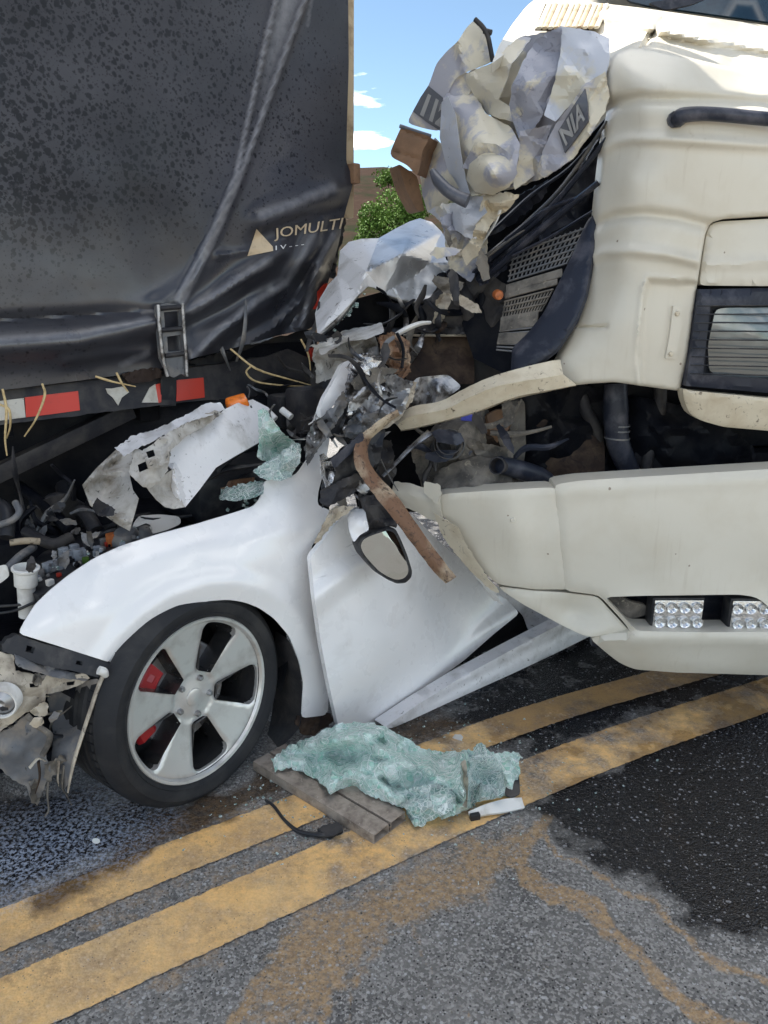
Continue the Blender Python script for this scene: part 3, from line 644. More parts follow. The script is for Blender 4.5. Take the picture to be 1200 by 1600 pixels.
sheet('reflective_tape', 'tape_white', rail, [(166, 608), (193, 604), (201, 612), (190, 622), (184, 633), (177, 621), (169, 615)], TRL, offfn=rf, lift=.004, thick=.003, k=0, torn=1)
sheet('strap', 'black_plastic', trailer, [(252, 585), (276, 583), (275, 634), (251, 636)], TRL, ctrl=[(0, 0, .0)], thick=.006, k=0)
sheet('mud_patch', 'brown_dirt', trailer, [(192, 584), (215, 578), (250, 574), (253, 590), (225, 598), (200, 598)], TRL, ctrl=[(0, 0, .012)], noise=(.03, 12), res=4, thick=.01, torn=1.5)
# curtain latch
lat = sheet('curtain_latch', 'grey_plastic', trailer, [(243, 478), (262, 474), (288, 476), (291, 520), (293, 562), (292, 588), (283, 584), (272, 590), (262, 586), (250, 560), (246, 520)], TRL,
      ctrl=[(243, 478, .05), (290, 476, .05), (293, 588, .06), (250, 560, .06)], thick=.012, res=5, holes=[[(256, 488), (279, 486), (281, 510), (258, 512)], [(261, 526), (283, 523), (285, 548), (263, 550)]], k=0)
for pts in ([(247, 476), (250, 520), (255, 560), (262, 588)], [(285, 474), (288, 520), (291, 560), (292, 588)]):
    tube('latch_bar', 'bare_metal', lat, [TRL.pt(x, y, .066) for x, y in pts], .007, m=3)
for (a, b) in (((252, 516), (286, 513)), ((258, 556), (290, 552)), ((250, 482), (284, 479))):
    tube('latch_pin', 'black_dusty', lat, [TRL.pt(*a, .062), TRL.pt(*b, .062)], .008, m=2)
# print on the curtain
tf_ = OFF['tarp']
sheet('logo_triangle', 'print_cream', tarp, [(401, 358), (426, 385), (427, 392), (387, 400)], TRL, offfn=tf_, lift=.004, thick=.002, res=6, k=0)
text('curtain_lettering', 'JOMULTI', 'print_cream', tarp, [(428, 357), (537, 340), (531, 363), (429, 377)], TRL, tf_, lift=.0045, bold=0)
text('curtain_lettering', 'I V - - -', 'white_print', tarp, [(431, 384), (475, 378), (475, 384), (431, 391)], TRL, tf_, lift=.0045)
# rear corner post, bracket, box of the trailer behind the curtain
pb = TRL.pt(547, 300, -.06); pt_ = TRL.pt(549, -760, -.05)
beam('corner_post', 'post_beige', trailer, rear*[1, 1, 0]+[0, 0, 1.75]+D*.020-NO*.07, rear*[1, 1, 0]+[0, 0, 4.0]+D*.055-NO*.07, .08, .05, up=NO)
box('post_bracket', 'brown_panel', trailer, TRL.pt(551, 272, -.03), (.035, .06, .075), axes(D), .008)
sheet('torn_edge', 'black_dusty', trailer, [(538, 330), (545, 322), (536, 372), (528, 400), (524, 436), (515, 432), (526, 385)], TRL, ctrl=[(0, 0, -.07)], res=4, thick=.02, noise=(.05, 14), torn=1.5)
sheet('tail_lamp', 'red_plastic', trailer, [(508, 443), (513, 440), (504, 470), (495, 484), (481, 482), (478, 472), (490, 462)], TRL, ctrl=[(0, 0, -.03)], res=5, thick=.015, facets=[(.01, 14, 3)])
sheet('tail_lamp', 'red_plastic', trailer, [(486, 545), (500, 541), (507, 552), (506, 567), (492, 566), (484, 558)], TRL, ctrl=[(0, 0, -.06)], res=4, thick=.02, facets=[(.015, 10, 5)])
s0 = -3.2
A0 = T0+D*s0-NO*1.3; A1 = T0-D*.1-NO*1.3
beam('floor', 'engine_dark', trailer, A0+[0, 0, 1.20], A1+[0, 0, 1.20], 2.4, .14)
beam('roof', 'wall_pale', trailer, A0+[0, 0, 4.0], A1+[0, 0, 4.0], 2.55, .05)
beam('far_wall', 'black_dusty', trailer, A0-NO*1.2+[0, 0, 2.6], A1-NO*1.2+[0, 0, 2.6], .04, 2.7)
beam('rear_door', 'wall_pale', trailer, T0-NO*.12-D*.06+[0, 0, 2.7], T0-NO*2.5-D*.06+[0, 0, 2.7], .05, 2.55)
beam('front_wall', 'wall_pale', trailer, T0+D*s0-NO*.05+[0, 0, 2.6], T0+D*s0-NO*2.5+[0, 0, 2.6], .05, 2.7)
for k_ in (.75, 1.75): beam('chassis_rail', 'engine_dark', trailer, T0+D*s0-NO*k_+[0, 0, .98], T0-D*.25-NO*k_+[0, 0, .98], .12, .32)
for k_ in range(6): beam('cross_member', 'engine_dark', trailer, T0-D*(.35+k_*.5)-NO*.1+[0, 0, 1.08], T0-D*(.35+k_*.5)-NO*2.4+[0, 0, 1.08], .07, .12)
beam('underrun_bar', 'black_dusty', trailer, at(-130, 800, 2.3), at(205, 640, 2.72), .05, .055)
sheet('torn_underside', 'black_dusty', trailer, [(292, 565), (400, 536), (488, 512), (496, 540), (490, 600), (486, 632), (455, 638), (420, 625), (380, 600), (330, 580)], TRL, ctrl=[(292, 565, -.05), (488, 512, -.1), (486, 632, -.05), (400, 610, -.12)], facets=[(.05, 45, 12)], noise=(.03, 40), res=7, torn=2)
sheet('mudguard_flap', 'black_plastic', trailer, [(395, 600), (440, 585), (490, 600), (487, 628), (470, 641), (430, 641), (400, 628)], TRL, ctrl=[(395, 600, -.02), (490, 600, .0), (440, 585, .05), (430, 640, -.05)], res=7, noise=(.03, 30), thick=.006)
for pts in ([(488, 520, 3.0), (492, 545, 2.98), (497, 600, 2.97)], ):
    tpx('loose_wire', 'grey_plastic', trailer, pts, .004)
# amber side marker, torn loose
lamp = thing('marker_lamp', 'amber marker lamp dangling below the red and white tape', 'lamp', tuple(at(368, 640, 2.55)))
e1 = axes(at(392, 618, 2.58)-at(350, 630, 2.55), up=(.1, -.5, .85))
box('lens', 'amber', lamp, at(370, 628, 2.55), (.076, .05, .030), e1, .010, 3, taper=.86)
box('base', 'black_plastic', lamp, at(373, 637, 2.565), (.082, .055, .022), e1, .006)
tpx('wire', 'black_plastic', lamp, [(388, 622, 2.58), (390, 612, 2.6), (386, 604, 2.62)], .004)
sheet('bracket', 'grey_plastic', lamp, [(366, 638), (388, 632), (380, 652), (374, 645)], YP(2.56), res=4)
# straw stalks caught on the trailer
ST = [([(66, 600, 2.42), (70, 618, 2.40), (56, 655, 2.38), (38, 682, 2.37)], 'bent straw hanging across the red tape block'),
      ([(4, 608, 2.33), (10, 640, 2.31), (8, 685, 2.3), (11, 712, 2.3)], 'long straw hanging down at the left end of the rail'),
      ([(0, 632, 2.32), (14, 640, 2.31), (16, 665, 2.31), (10, 685, 2.31)], 'thin curled straw at the left end of the rail'),
      ([(149, 588, 2.52), (175, 596, 2.53), (212, 604, 2.56)], 'straw lying across the torn white tape'),
      ([(182, 582, 2.54), (190, 598, 2.54), (200, 612, 2.55)], 'short straw crossing another over the white tape'),
      ([(360, 545, 2.85), (400, 576, 2.84), (450, 592, 2.88), (490, 603, 2.92)], 'long straw curving under the lifted curtain edge'),
      ([(392, 572, 2.84), (385, 582, 2.84), (400, 596, 2.85), (440, 602, 2.88), (480, 604, 2.92)], 'looped straw under the lifted curtain edge'),
      ([(470, 530, 2.95), (482, 555, 2.94), (486, 590, 2.94)], 'upright straw in front of the torn trailer corner'),
      ([(505, 535, 2.96), (522, 543, 2.97), (526, 548, 2.97)], 'short straw beside the broken red lamp')]
for pts, lb in ST:
    P = catmull([at(*p) for p in pts], 4); tag(tube('straw_stalk', 'straw', None, P, [.0035, .0042, .003, .0022], n=6, m=1), lb, 'straw', 'straw caught on the trailer')

# ------------------------------------------------------------------ truck
TB, TF = YP(2.4), YP(2.5)
truck = thing('truck', 'cream bonneted truck with crushed nose standing on the car', 'truck', tuple(at(1000, 1050, 2.4)*[1, 1, 0]+[0, .3, 0]))
# bumper
bmp_ = sheet('bumper', 'cream', truck, [(866, 757), (905, 751), (1000, 745), (1200, 733), (1560, 712), (1575, 1055), (1200, 1055), (1060, 1051), (992, 1046), (968, 1036), (945, 1018), (921, 997), (955, 990), (988, 988), (962, 958), (936, 930), (882, 923), (876, 860), (870, 800)], TB, res=9, k=1, thick=.10, key='bumper',
    ctrl=[(866, 757, -.015), (870, 850, -.012), (885, 925, -.02), (1000, 745, -.005), (1000, 840, .01), (1200, 733, -.005), (1200, 850, .012), (1560, 712, -.06), (1560, 900, -.06), (1000, 915, .004), (1200, 915, .004), (960, 1000, .0), (1000, 1010, .03), (1200, 1010, .035), (1560, 1010, -.03), (1000, 1044, -.01), (1200, 1052, -.01), (1560, 1052, -.06)],
    holes=[[(936, 930), (1000, 929), (1155, 927), (1182, 931), (1200, 944), (1214, 965), (1222, 990), (1100, 990), (988, 988), (962, 958)]][:0] or [[(945, 933), (1000, 931), (1155, 929), (1182, 933), (1200, 946), (1212, 965), (1218, 987), (1100, 988), (994, 986), (968, 957)]],
    round_=(7, .009), creases=[([(915, 1000), (992, 998), (1200, 1000), (1560, 1000)], .012, 10, 'g'), ([(880, 772), (1000, 762), (1200, 750), (1560, 730)], .004, 8, 'g')], noise=(.006, 160, 4))
cornr = sheet('bumper_corner', 'cream', truck, [(681, 784), (692, 772), (760, 767), (850, 762), (870, 762), (876, 800), (884, 862), (890, 921), (835, 921), (777, 913), (756, 893), (740, 872), (720, 842), (712, 822), (690, 806)], TB, res=8, k=1, thick=.09, key='corner',
    ctrl=[(681, 784, -.11), (700, 775, -.09), (850, 764, -.026), (870, 800, -.022), (886, 920, -.028), (780, 912, -.06), (740, 870, -.085), (800, 840, -.03), (720, 840, -.10)], round_=(5, .005), creases=[([(792, 768), (812, 860), (816, 920)], .012, 26, 'g')], noise=(.010, 90, 6))
lathe('bolt', 'cream', cornr, [(.0, .008), (.007, .008), (.009, .004), (.010, 0)], TB.pt(801, 812, -.022), (0, -1, 0), 12)
sheet('bumper_corner', 'cream', truck, [(777, 916), (835, 923), (882, 926), (934, 932), (960, 960), (984, 986), (955, 990), (921, 996), (905, 990), (880, 978), (850, 962), (815, 943), (795, 930)], TB, res=8, k=1, thick=.08,
    ctrl=[(777, 916, -.07), (882, 926, -.03), (934, 932, -.03), (984, 986, .0), (921, 996, -.005), (850, 962, -.03), (890, 950, -.06)], round_=(6, .006), noise=(.008, 70, 8))
lpx('torn_bumper_end', 'cream', truck, [[(616, 752, 2.62), (640, 755, 2.58), (664, 762, 2.55), (690, 768, 2.51)], [(614, 770, 2.58), (640, 774, 2.54), (662, 780, 2.52), (688, 790, 2.49)], [(626, 790, 2.60), (650, 800, 2.56), (672, 812, 2.54), (694, 818, 2.52)]], .004, jitter=.002, seed=3)
sheet('torn_flap', 'cream', truck, [(664, 752), (690, 758), (688, 775), (682, 788), (672, 778), (660, 768)], YP(2.47), ctrl=[(664, 752, 0), (690, 758, .02), (682, 788, .0)], res=4, torn=1)
sheet('torn_flap', 'cream_dirty', truck, [(676, 800), (716, 824), (726, 846), (742, 872), (760, 900), (782, 926), (770, 925), (745, 902), (715, 870), (690, 835)], YP(2.52, -10), ctrl=[(676, 800, 0), (726, 846, .02), (782, 926, .03), (715, 870, -.03)], res=5, torn=1.2)
sheet('torn_flap', 'white_plastic', truck, [(722, 876), (745, 892), (770, 918), (787, 947), (772, 938), (748, 908)], YP(2.52), ctrl=[(722, 876, -.02), (787, 947, .03), (745, 892, .02)], res=4, torn=1.2)
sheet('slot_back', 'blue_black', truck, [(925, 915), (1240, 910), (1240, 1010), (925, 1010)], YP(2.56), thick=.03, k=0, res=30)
def led(x0, y0, x1, y1):
    dpt = 2.40; w_ = (x1-x0); root = box('light_bar', 'black_plastic', truck, (at(x0, y0, dpt)+at(x1, y1, dpt))/2+[0, .035, 0], (abs(at(x1, y0, dpt)[0]-at(x0, y0, dpt)[0]), .06, abs(at(x0, y1, dpt)[2]-at(x0, y0, dpt)[2])), None, .006)
    for j in range(2):
        for i in range(4):
            c_ = at(x0+w_*(.14+.24*i), y0+(y1-y0)*(.27+.46*j), dpt)+[0, .004, 0]
            lathe('reflector', 'lamp_cell', root, [(.0, .002), (.006, .003), (.013, .012), (.0185, .015), (.0185, .006)], c_, (0, -1, 0), 12)
            lathe('diode', 'white_plastic', root, [(0, .010), (.004, .008), (.005, .001)], c_, (0, -1, 0), 10)
    c0 = (at(x0, y0, dpt)+at(x1, y1, dpt))/2
    box('reflector_plate', 'lamp_cell', root, c0+[0, .002, 0], (abs(at(x1, y0, dpt)[0]-at(x0, y0, dpt)[0])*.93, .006, abs(at(x0, y1, dpt)[2]-at(x0, y0, dpt)[2])*.88), None, .002)
    return root
led(1018, 935, 1100, 985); led(1139, 936, 1226, 988)
sheet('inner_bracket', 'grey_dust', truck, [(940, 935), (972, 932), (985, 940), (1010, 945), (1012, 960), (985, 968), (965, 955)], YP(2.47), res=6, thick=.02)
# headlight side of the nose
nose = sheet('nose_corner', 'cream', truck, [(952, 96), (962, 82), (985, 74), (1015, 76), (1060, 86), (1120, 100), (1200, 117), (1560, 170), (1570, 335), (1200, 337), (1135, 341), (1110, 348), (1102, 365), (1096, 400), (1090, 440), (1082, 500), (1074, 560), (1062, 611), (1010, 604), (960, 597), (915, 600), (868, 606), (862, 585), (872, 562), (888, 530), (903, 500), (914, 462), (923, 405), (930, 340), (937, 270), (945, 205), (955, 172), (948, 140)], TF, res=4.2, coarse=(800, -50, 1240, 700), k=2, thick=.05, key='nose',
    ctrl=[(952, 100, -.16), (948, 140, -.14), (955, 172, -.15), (937, 270, -.16), (925, 400, -.15), (905, 490, -.13), (870, 570, -.10), (870, 604, -.10), (985, 76, -.16), (985, 110, -.08), (1015, 76, -.14), (1040, 130, -.01), (1000, 180, -.03), (985, 280, -.03), (970, 400, -.03), (955, 500, -.03), (940, 590, -.04), (1040, 200, .01), (1040, 300, .012), (1020, 420, .01), (1000, 520, .005), (1000, 600, -.02), (1060, 605, -.015), (1085, 470, .005), (1200, 117, -.15), (1200, 150, -.03), (1200, 200, .01), (1200, 330, .01), (1560, 170, -.2), (1560, 330, -.1)],
    creases=[([(950, 172), (965, 161), (1000, 154), (1080, 156), (1200, 163), (1560, 200)], -.032, 10, 'g'),
             ([(940, 232), (960, 222), (985, 217), (1040, 217), (1200, 227), (1560, 240)], .020, 9, 'g'), ([(930, 352), (965, 338), (1010, 335), (1060, 341), (1110, 354)], -.024, 9, 'g'),
             ([(920, 404), (945, 394), (985, 391), (1040, 397), (1100, 411)], .022, 9, 'g'), ([(1000, 600), (999, 520), (1007, 450), (1013, 436), (1060, 440)], .010, 5, 'g'), ([(885, 509), (930, 512), (948, 510)], -.016, 4)],
    steps=[([(1008, 700), (1003, 604), (997, 560), (1005, 470), (1013, 436), (1050, 438), (1090, 442), (1250, 450)], -.028, 8)], round_=(7, .012), noise=(.006, 160, 9), sharp=60)
nf = OFF['nose']
pl = sheet('number_holder', 'cream', nose, [(1052, 478), (1068, 479), (1064, 520), (1056, 561), (1040, 560), (1047, 520)], TF, offfn=nf, lift=.010, thick=.010, res=6, k=0)
for q in ((1058, 490), (1048, 553)): lathe('bolt', 'cream_dirty', nose, [(0, .010), (.006, .009), (.008, .004), (.008, 0)], TF.pt(*q, nf(np.array([q], float))[0]+.010), (0, -1, 0), 8)
hp = sheet('headlamp_panel', 'cream', truck, [(1108, 352), (1122, 346), (1200, 342), (1560, 338), (1565, 450), (1200, 447), (1093, 446), (1097, 410), (1102, 376)], TF, ctrl=[(1100, 400, .002), (1300, 345, .005), (1560, 400, -.1), (1300, 440, .012)], creases=[([(1098, 412), (1200, 410), (1560, 412)], .012, 7, 'g')], round_=(6, .008), res=8, thick=.05)
hl = sheet('headlamp_frame', 'blue_black', truck, [(1091, 452), (1200, 450), (1420, 448), (1415, 630), (1200, 614), (1072, 603)], TF, ctrl=[(0, 0, .01)], res=9, thick=.05, k=0, round_=(9, .012), holes=[[(1110, 478), (1200, 476), (1330, 474), (1326, 600), (1200, 592), (1098, 586)]])
lz = sheet('lens', 'headlamp_lens', hl, [(1118, 483), (1135, 481), (1330, 478), (1326, 597), (1200, 590), (1125, 588), (1108, 580), (1106, 540)], TF, ctrl=[(1115, 485, -.04), (1325, 480, -.04), (1325, 596, -.04), (1110, 585, -.04), (1220, 540, -.005)], res=7, thick=.02)
sheet('reflector_bowl', 'blue_black', hl, [(1085, 460), (1400, 455), (1400, 620), (1080, 600)], TF, ctrl=[(0, 0, -.06)], thick=.01, res=25, k=0)
for i in range(9):
    y = 478+i*13.2; tube('guard_wire', 'black_plastic', hl, [TF.pt(1088-i*1.4, y, .024), TF.pt(1200, y-1+i*.5, .028), TF.pt(1415, y-2+i*1.6, .02)], .0022, n=6, m=3)
sheet('headlamp_sill', 'cream_dirty', truck, [(1066, 606), (1076, 610), (1200, 622), (1420, 640), (1420, 690), (1200, 673), (1130, 667), (1095, 657), (1077, 646), (1069, 625)], TF, ctrl=[(1070, 615, .0), (1200, 630, .015), (1400, 660, -.02), (1200, 668, -.02)], res=7, thick=.05, round_=(6, .008), noise=(.006, 50))
# grab handle
gh = tube('grab_handle', 'blue_black', truck, [TF.pt(1062, 190, -.01), TF.pt(1060, 186, .05), TF.pt(1068, 180, .065), TF.pt(1110, 178, .07), TF.pt(1200, 186, .07), TF.pt(1330, 198, .06)], [.020, .022, .021, .019, .019, .019], n=10, m=5)
tube('handle_end', 'blue_black', gh, [TF.pt(1053, 188, .0), TF.pt(1056, 186, .055)], [.026, .022], n=10, m=3)
# hood top, vent, windscreen, cab
HD = plane3((1000, 82, 2.95), (1000, 14, 3.9), (1200, 100, 2.95))
ht = sheet('hood_top', 'cream', truck, [(768, 100), (780, 70), (800, 38), (822, 10), (834, 0), (850, -8), (930, 4), (1000, 12), (1100, 26), (1200, 40), (1560, 85), (1560, 182), (1200, 125), (1120, 108), (1060, 95), (1000, 84), (950, 92), (880, 60), (820, 60)], HD, ctrl=[(768, 100, -.02), (822, 10, -.03), (930, 4, 0), (1200, 40, 0), (1200, 130, 0), (950, 90, .0), (1000, 60, .05), (1100, 70, .04)],
    creases=[([(940, 22), (1030, 45), (1100, 60), (1560, 130)], .025, 9, 'g'), ([(1000, 82), (1036, 30)], -.012, 4, 'g')], res=5, thick=.03, facets=[(.008, 60, 4)])
vb_ = HD.pt(880, 24, .01); vx = HD.pt(905, 24, .01)-vb_
for i in range(11):
    x = 842+i*9; tube('vent_slat', 'post_beige' if i % 2 else 'cream_dirty', ht, [HD.pt(x, 44-i*.1, .02), HD.pt(x+16, 7, .02)], .011, n=6, m=2, flat=.5)
sheet('vent_recess', 'brown_dirt', ht, [(836, 46), (852, 6), (935, 8), (920, 47)], HD, ctrl=[(0, 0, .006)], thick=.004, k=0)
cab0 = at(1000, 12, 3.8)
sheet('windscreen', 'glass_dark', truck, [(905, -60), (985, 2), (1010, 8), (1200, 34), (1560, 82), (1560, -700), (905, -700)], plane3((1000, 10, 3.85), (1200, 36, 3.85), (1100, -300, 4.3)), res=40, thick=.01, k=0)
sheet('wiper', 'blue_black', truck, [(1012, 4), (1080, -6), (1140, -30), (1150, -24), (1085, 6), (1040, 16)], YP(3.75), res=8, thick=.02)
box('engine_cover', 'engine_dark', truck, (1.55, 3.45, 1.45), (1.6, 1.2, 1.1), None, .05)
box('cab', 'cream', truck, (2.25, 5.3, 1.9), (2.4, 1.6, 2.6), None, .1, 4)
box('chassis', 'engine_dark', truck, (1.5, 4.6, .75), (1.2, 3.6, .3), None, .02)
for sx in (.85, 2.2):
    lathe('front_wheel', 'rubber', truck, [(.0, .14), (.28, .14), (.30, .16), (.47, .15), (.5, .10), (.5, -.10), (.47, -.15), (.3, -.15), (.0, -.14)], (sx, 4.0, .5), (1, 0, 0), 32)
# engine space between nose and bumper
eng = truck
sheet('radiator', 'brown_dirt', eng, [(700, 600), (800, 590), (1250, 600), (1250, 800), (700, 800)], YP(3.0), ctrl=[(0, 0, 0)], noise=(.06, 60), res=14, thick=.1)
sheet('cross_beam', 'brown_dirt', eng, [(820, 640), (845, 640), (945, 690), (945, 765), (890, 765), (800, 750)], YP(2.86), ctrl=[(820, 640, .0), (945, 690, .03), (890, 765, .06), (800, 750, .0)], res=8, thick=.06, noise=(.01, 30))
tpx('hose', 'blue_black', eng, [(962, 600, 2.78), (962, 640, 2.77), (965, 690, 2.77), (985, 740, 2.8), (1000, 790, 2.8)], [.04, .045, .042, .038, .038], n=12)
for y in (664, 672, 684): lathe('hose_print', 'grey_plastic', eng, [(.0455, -.003), (.0462, 0), (.0455, .003)], at(964, y, 2.77), (0.03, 0, 1), 20)
tpx('pipe', 'black_dusty', eng, [(1032, 590, 2.8), (1030, 650, 2.8), (1015, 700, 2.8), (1005, 760, 2.8)], [.022, .024, .022, .02], n=10)
tpx('pipe', 'black_dusty', eng, [(905, 600, 2.85), (915, 640, 2.85), (935, 680, 2.85), (940, 760, 2.87)], [.02, .024, .022, .02], n=10)
tpx('bracket', 'brown_dirt', eng, [(1035, 690, 2.82), (1045, 694, 2.8), (1070, 690, 2.8), (1088, 676, 2.8)], .012)
tpx('bracket', 'grey_plastic', eng, [(1040, 680, 2.82), (1044, 720, 2.82)], .014); tpx('bracket', 'grey_plastic', eng, [(1078, 690, 2.82), (1082, 730, 2.82)], .014)
lathe('filter_canister', 'grey_dust', eng, [(0, .09), (.06, .09), (.075, .08), (.078, -.05), (.07, -.07), (0, -.07)], at(712, 690, 2.72), (.55, -.75, .1), 24)
lathe('filter_band', 'blue_band', eng, [(.0795, -.02), (.0805, -.01), (.0805, .01), (.0795, .02)], at(740, 668, 2.76), (.9, -.4, .15), 24)
lathe('filter_canister', 'grey_dust', eng, [(0, .06), (.076, .06), (.078, -.06), (0, -.06)], at(735, 672, 2.76), (.9, -.4, .15), 24)
lathe('torn_duct', 'black_dusty', eng, [(.044, .05), (.040, .05), (.038, -.04), (.0, -.04)], at(702, 695, 2.60), (-.1, -.9, .35), 20)
lathe('duct_collar', 'grey_plastic', eng, [(.050, .045), (.052, .04), (.052, .01), (.046, .0)], at(702, 697, 2.60), (-.1, -.9, .35), 20)
sheet('brace', 'brown_panel', eng, [(752, 655), (775, 640), (800, 640), (800, 665), (785, 682), (770, 700), (755, 690)], YP(2.74), res=6, facets=[(.03, 20, 6)], thick=.02)
sheet('brace', 'grey_dust', eng, [(790, 628), (820, 625), (822, 700), (812, 760), (790, 760), (800, 690)], YP(2.8), res=7, facets=[(.02, 25, 7)], thick=.03)
sheet('dirty_cover', 'grey_dust', eng, [(668, 765), (685, 735), (712, 722), (745, 712), (775, 718), (800, 742), (802, 766), (735, 775)], YP(2.56), ctrl=[(668, 765, -.05), (712, 722, -.06), (735, 755, .02), (775, 718, -.05), (802, 766, -.04), (770, 750, .01)], facets=[(.02, 22, 8)], noise=(.02, 20), res=5, thick=.01, torn=1)
lathe('hose_end', 'black_dusty', eng, [(.03, .03), (.026, .03), (.024, -.05), (0, -.05)], at(782, 728, 2.55), (-.5, -.8, .2), 16)
tpx('hose', 'blue_black', eng, [(780, 726, 2.56), (815, 735, 2.62), (850, 750, 2.68), (870, 780, 2.7)], [.03, .034, .036, .036], n=12)
sheet('shield', 'bare_metal', eng, [(628, 628), (650, 590), (700, 585), (722, 604), (690, 628), (640, 640)], YP(2.72), res=6, facets=[(.03, 25, 9)], noise=(.02, 20))
sheet('cross_plate', 'brown_dirt', eng, [(622, 530), (700, 525), (795, 523), (790, 535), (740, 545), (742, 600), (640, 600), (625, 575)], YP(2.95), ctrl=[(622, 530, .0), (795, 523, .0), (640, 600, .08)], res=7, noise=(.03, 30), thick=.03)
tpx('rail_edge', 'beige_plastic', eng, [(630, 524, 2.9), (700, 524, 2.9), (798, 524, 2.9)], .010, flat=.5)
box('battery_box', 'black_plastic', eng, at(770, 590, 3.05), (.28, .2, .2), None, .02)
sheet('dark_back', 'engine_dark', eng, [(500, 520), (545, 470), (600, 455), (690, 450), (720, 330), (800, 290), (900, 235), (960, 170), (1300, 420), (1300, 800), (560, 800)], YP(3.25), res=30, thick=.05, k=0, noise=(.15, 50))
lathe('reflector_cap', 'orange_plastic', eng, [(0, .012), (.014, .010), (.017, .0), (.017, -.02)], at(779, 461, 2.72), (.1, -.9, -.1), 16)
for i, (x0, y0, x1, y1, r_) in enumerate([(690, 430, 700, 520, .02), (720, 440, 735, 520, .03), (755, 430, 745, 525, .02), (770, 470, 790, 525, .018), (650, 470, 660, 520, .02), (612, 475, 606, 520, .012), (700, 400, 760, 380, .02), (720, 460, 790, 440, .016)]):
    tpx('strut', 'black_dusty' if i % 2 else 'engine_dark', eng, [(x0, y0, 2.95), ((x0+x1)/2+4, (y0+y1)/2, 2.9), (x1, y1, 2.95)], r_)
# lower cream brace running into the crushed middle
lpx('lower_nose_bar', 'cream_dirty', truck, [[(615, 660, 2.66), (640, 637, 2.62), (690, 626, 2.58), (726, 607, 2.55), (775, 586, 2.53), (850, 566, 2.52), (876, 562, 2.54)],
     [(620, 664, 2.60), (645, 650, 2.56), (695, 640, 2.52), (732, 622, 2.49), (780, 603, 2.47), (852, 590, 2.48), (880, 585, 2.5)], [(626, 672, 2.61), (650, 668, 2.58), (692, 658, 2.55), (750, 641, 2.52), (800, 622, 2.5), (852, 611, 2.5), (900, 602, 2.52)], [(626, 674, 2.68), (650, 670, 2.65), (692, 660, 2.62), (750, 643, 2.6), (800, 625, 2.58), (852, 613, 2.58), (900, 603, 2.58)]], .006, jitter=.0008, mu=5, mv=1)
# grille: black frame and slanted lattice
GP = plane3((925, 350, 2.68), (800, 560, 2.62), (760, 330, 2.95))
gr = sheet('grille_frame', 'blue_black', truck, [(917, 345), (933, 330), (928, 390), (915, 462), (900, 500), (870, 545), (843, 566), (815, 582), (798, 583), (800, 544), (825, 520), (850, 488), (880, 427), (900, 385)], GP, ctrl=[(0, 0, .02)], res=6, thick=.02, round_=(7, .008))
def bil(u, v):                            # lattice panel corners
    a, b, c, d = np.array((800, 395.)), np.array((918, 352.)), np.array((812, 552.)), np.array((775, 548.))
    return (a*(1-u)+b*u)*(1-v)+(d*(1-u)+c*u)*v
def gbar(nm, mt, uv0, uv1, h, off=.0, w_=.008):
    A = bil(*uv0); B = bil(*uv1); beam(nm, mt, gr, GP.pt(*A, off), GP.pt(*B, off), w_, h, up=GP.n)
for v0, n_, mt in ((.02, 6, 'grey_plastic'), (.50, 4, 'grey_dust'), (.80, 2, 'grey_plastic'), (.93, 3, 'grey_plastic')):
    for i in range(n_):
        v = v0+i*(.055 if n_ > 3 else .03); gbar('grille_bar', mt, (0, v), (1, v), .006, .0, .006)
for i in range(15):
    u = .03+i*.068; gbar('grille_upright', 'grey_plastic', (u, .0), (u, .30), .005, -.004, .005); 
    gbar('grille_upright', 'grey_dust', (u, .50), (u, .66), .005, -.004, .005)
for v, h in ((.37, .03), (.44, .022), (.73, .05), (.88, .04)):
    gbar('grille_slat', 'grey_dust', (0, v), (1, v), .006, .002, h)
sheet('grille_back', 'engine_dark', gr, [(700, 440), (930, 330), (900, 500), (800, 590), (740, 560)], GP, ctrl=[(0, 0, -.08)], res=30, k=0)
for i, (pts, wd, mt) in enumerate([
    ([(735, 432, 2.85), (790, 385, 2.78), (860, 325, 2.7), (950, 215, 2.66)], .020, 'blue_black'), ([(752, 440, 2.80), (820, 380, 2.72), (880, 330, 2.68), (935, 285, 2.64)], .022, 'blue_black'),
    ([(760, 400, 2.8), (820, 350, 2.74), (880, 290, 2.7), (948, 190, 2.68)], .013, 'grey_plastic'), ([(790, 375, 2.75), (850, 330, 2.7), (915, 305, 2.66)], .016, 'blue_black'),
    ([(770, 360, 2.82), (830, 305, 2.78), (890, 262, 2.74), (945, 200, 2.72)], .012, 'blue_black'), ([(745, 415, 2.82), (800, 372, 2.74), (845, 345, 2.72)], .008, 'grey_plastic'),
    ([(800, 400, 2.72), (860, 370, 2.68), (925, 330, 2.66)], .010, 'blue_black'), ([(790, 300, 2.78), (775, 345, 2.76), (750, 385, 2.78)], .007, 'white_plastic')]):
    P = [at(*p) for p in pts]; tube('grille_strut', mt, gr, P, [wd, wd*1.15, wd, wd*.8], n=6, m=4, flat=.45)
for sd_, ol, y in ((31, [(740, 425), (770, 395), (830, 350), (870, 330), (845, 375), (790, 420), (750, 450)], 2.76), (32, [(850, 330), (900, 275), (948, 195), (940, 270), (930, 330), (890, 360), (840, 385)], 2.70), (33, [(700, 420), (740, 400), (760, 430), (750, 480), (720, 500), (695, 470)], 2.85), (34, [(760, 345), (820, 300), (860, 280), (850, 310), (800, 350), (765, 370)], 2.80)):
    sheet('grille_shard', 'blue_black', gr, ol, YP(y, 15), res=5, facets=[(.03, 24, sd_)], torn=2, seed=sd_, thick=.004)
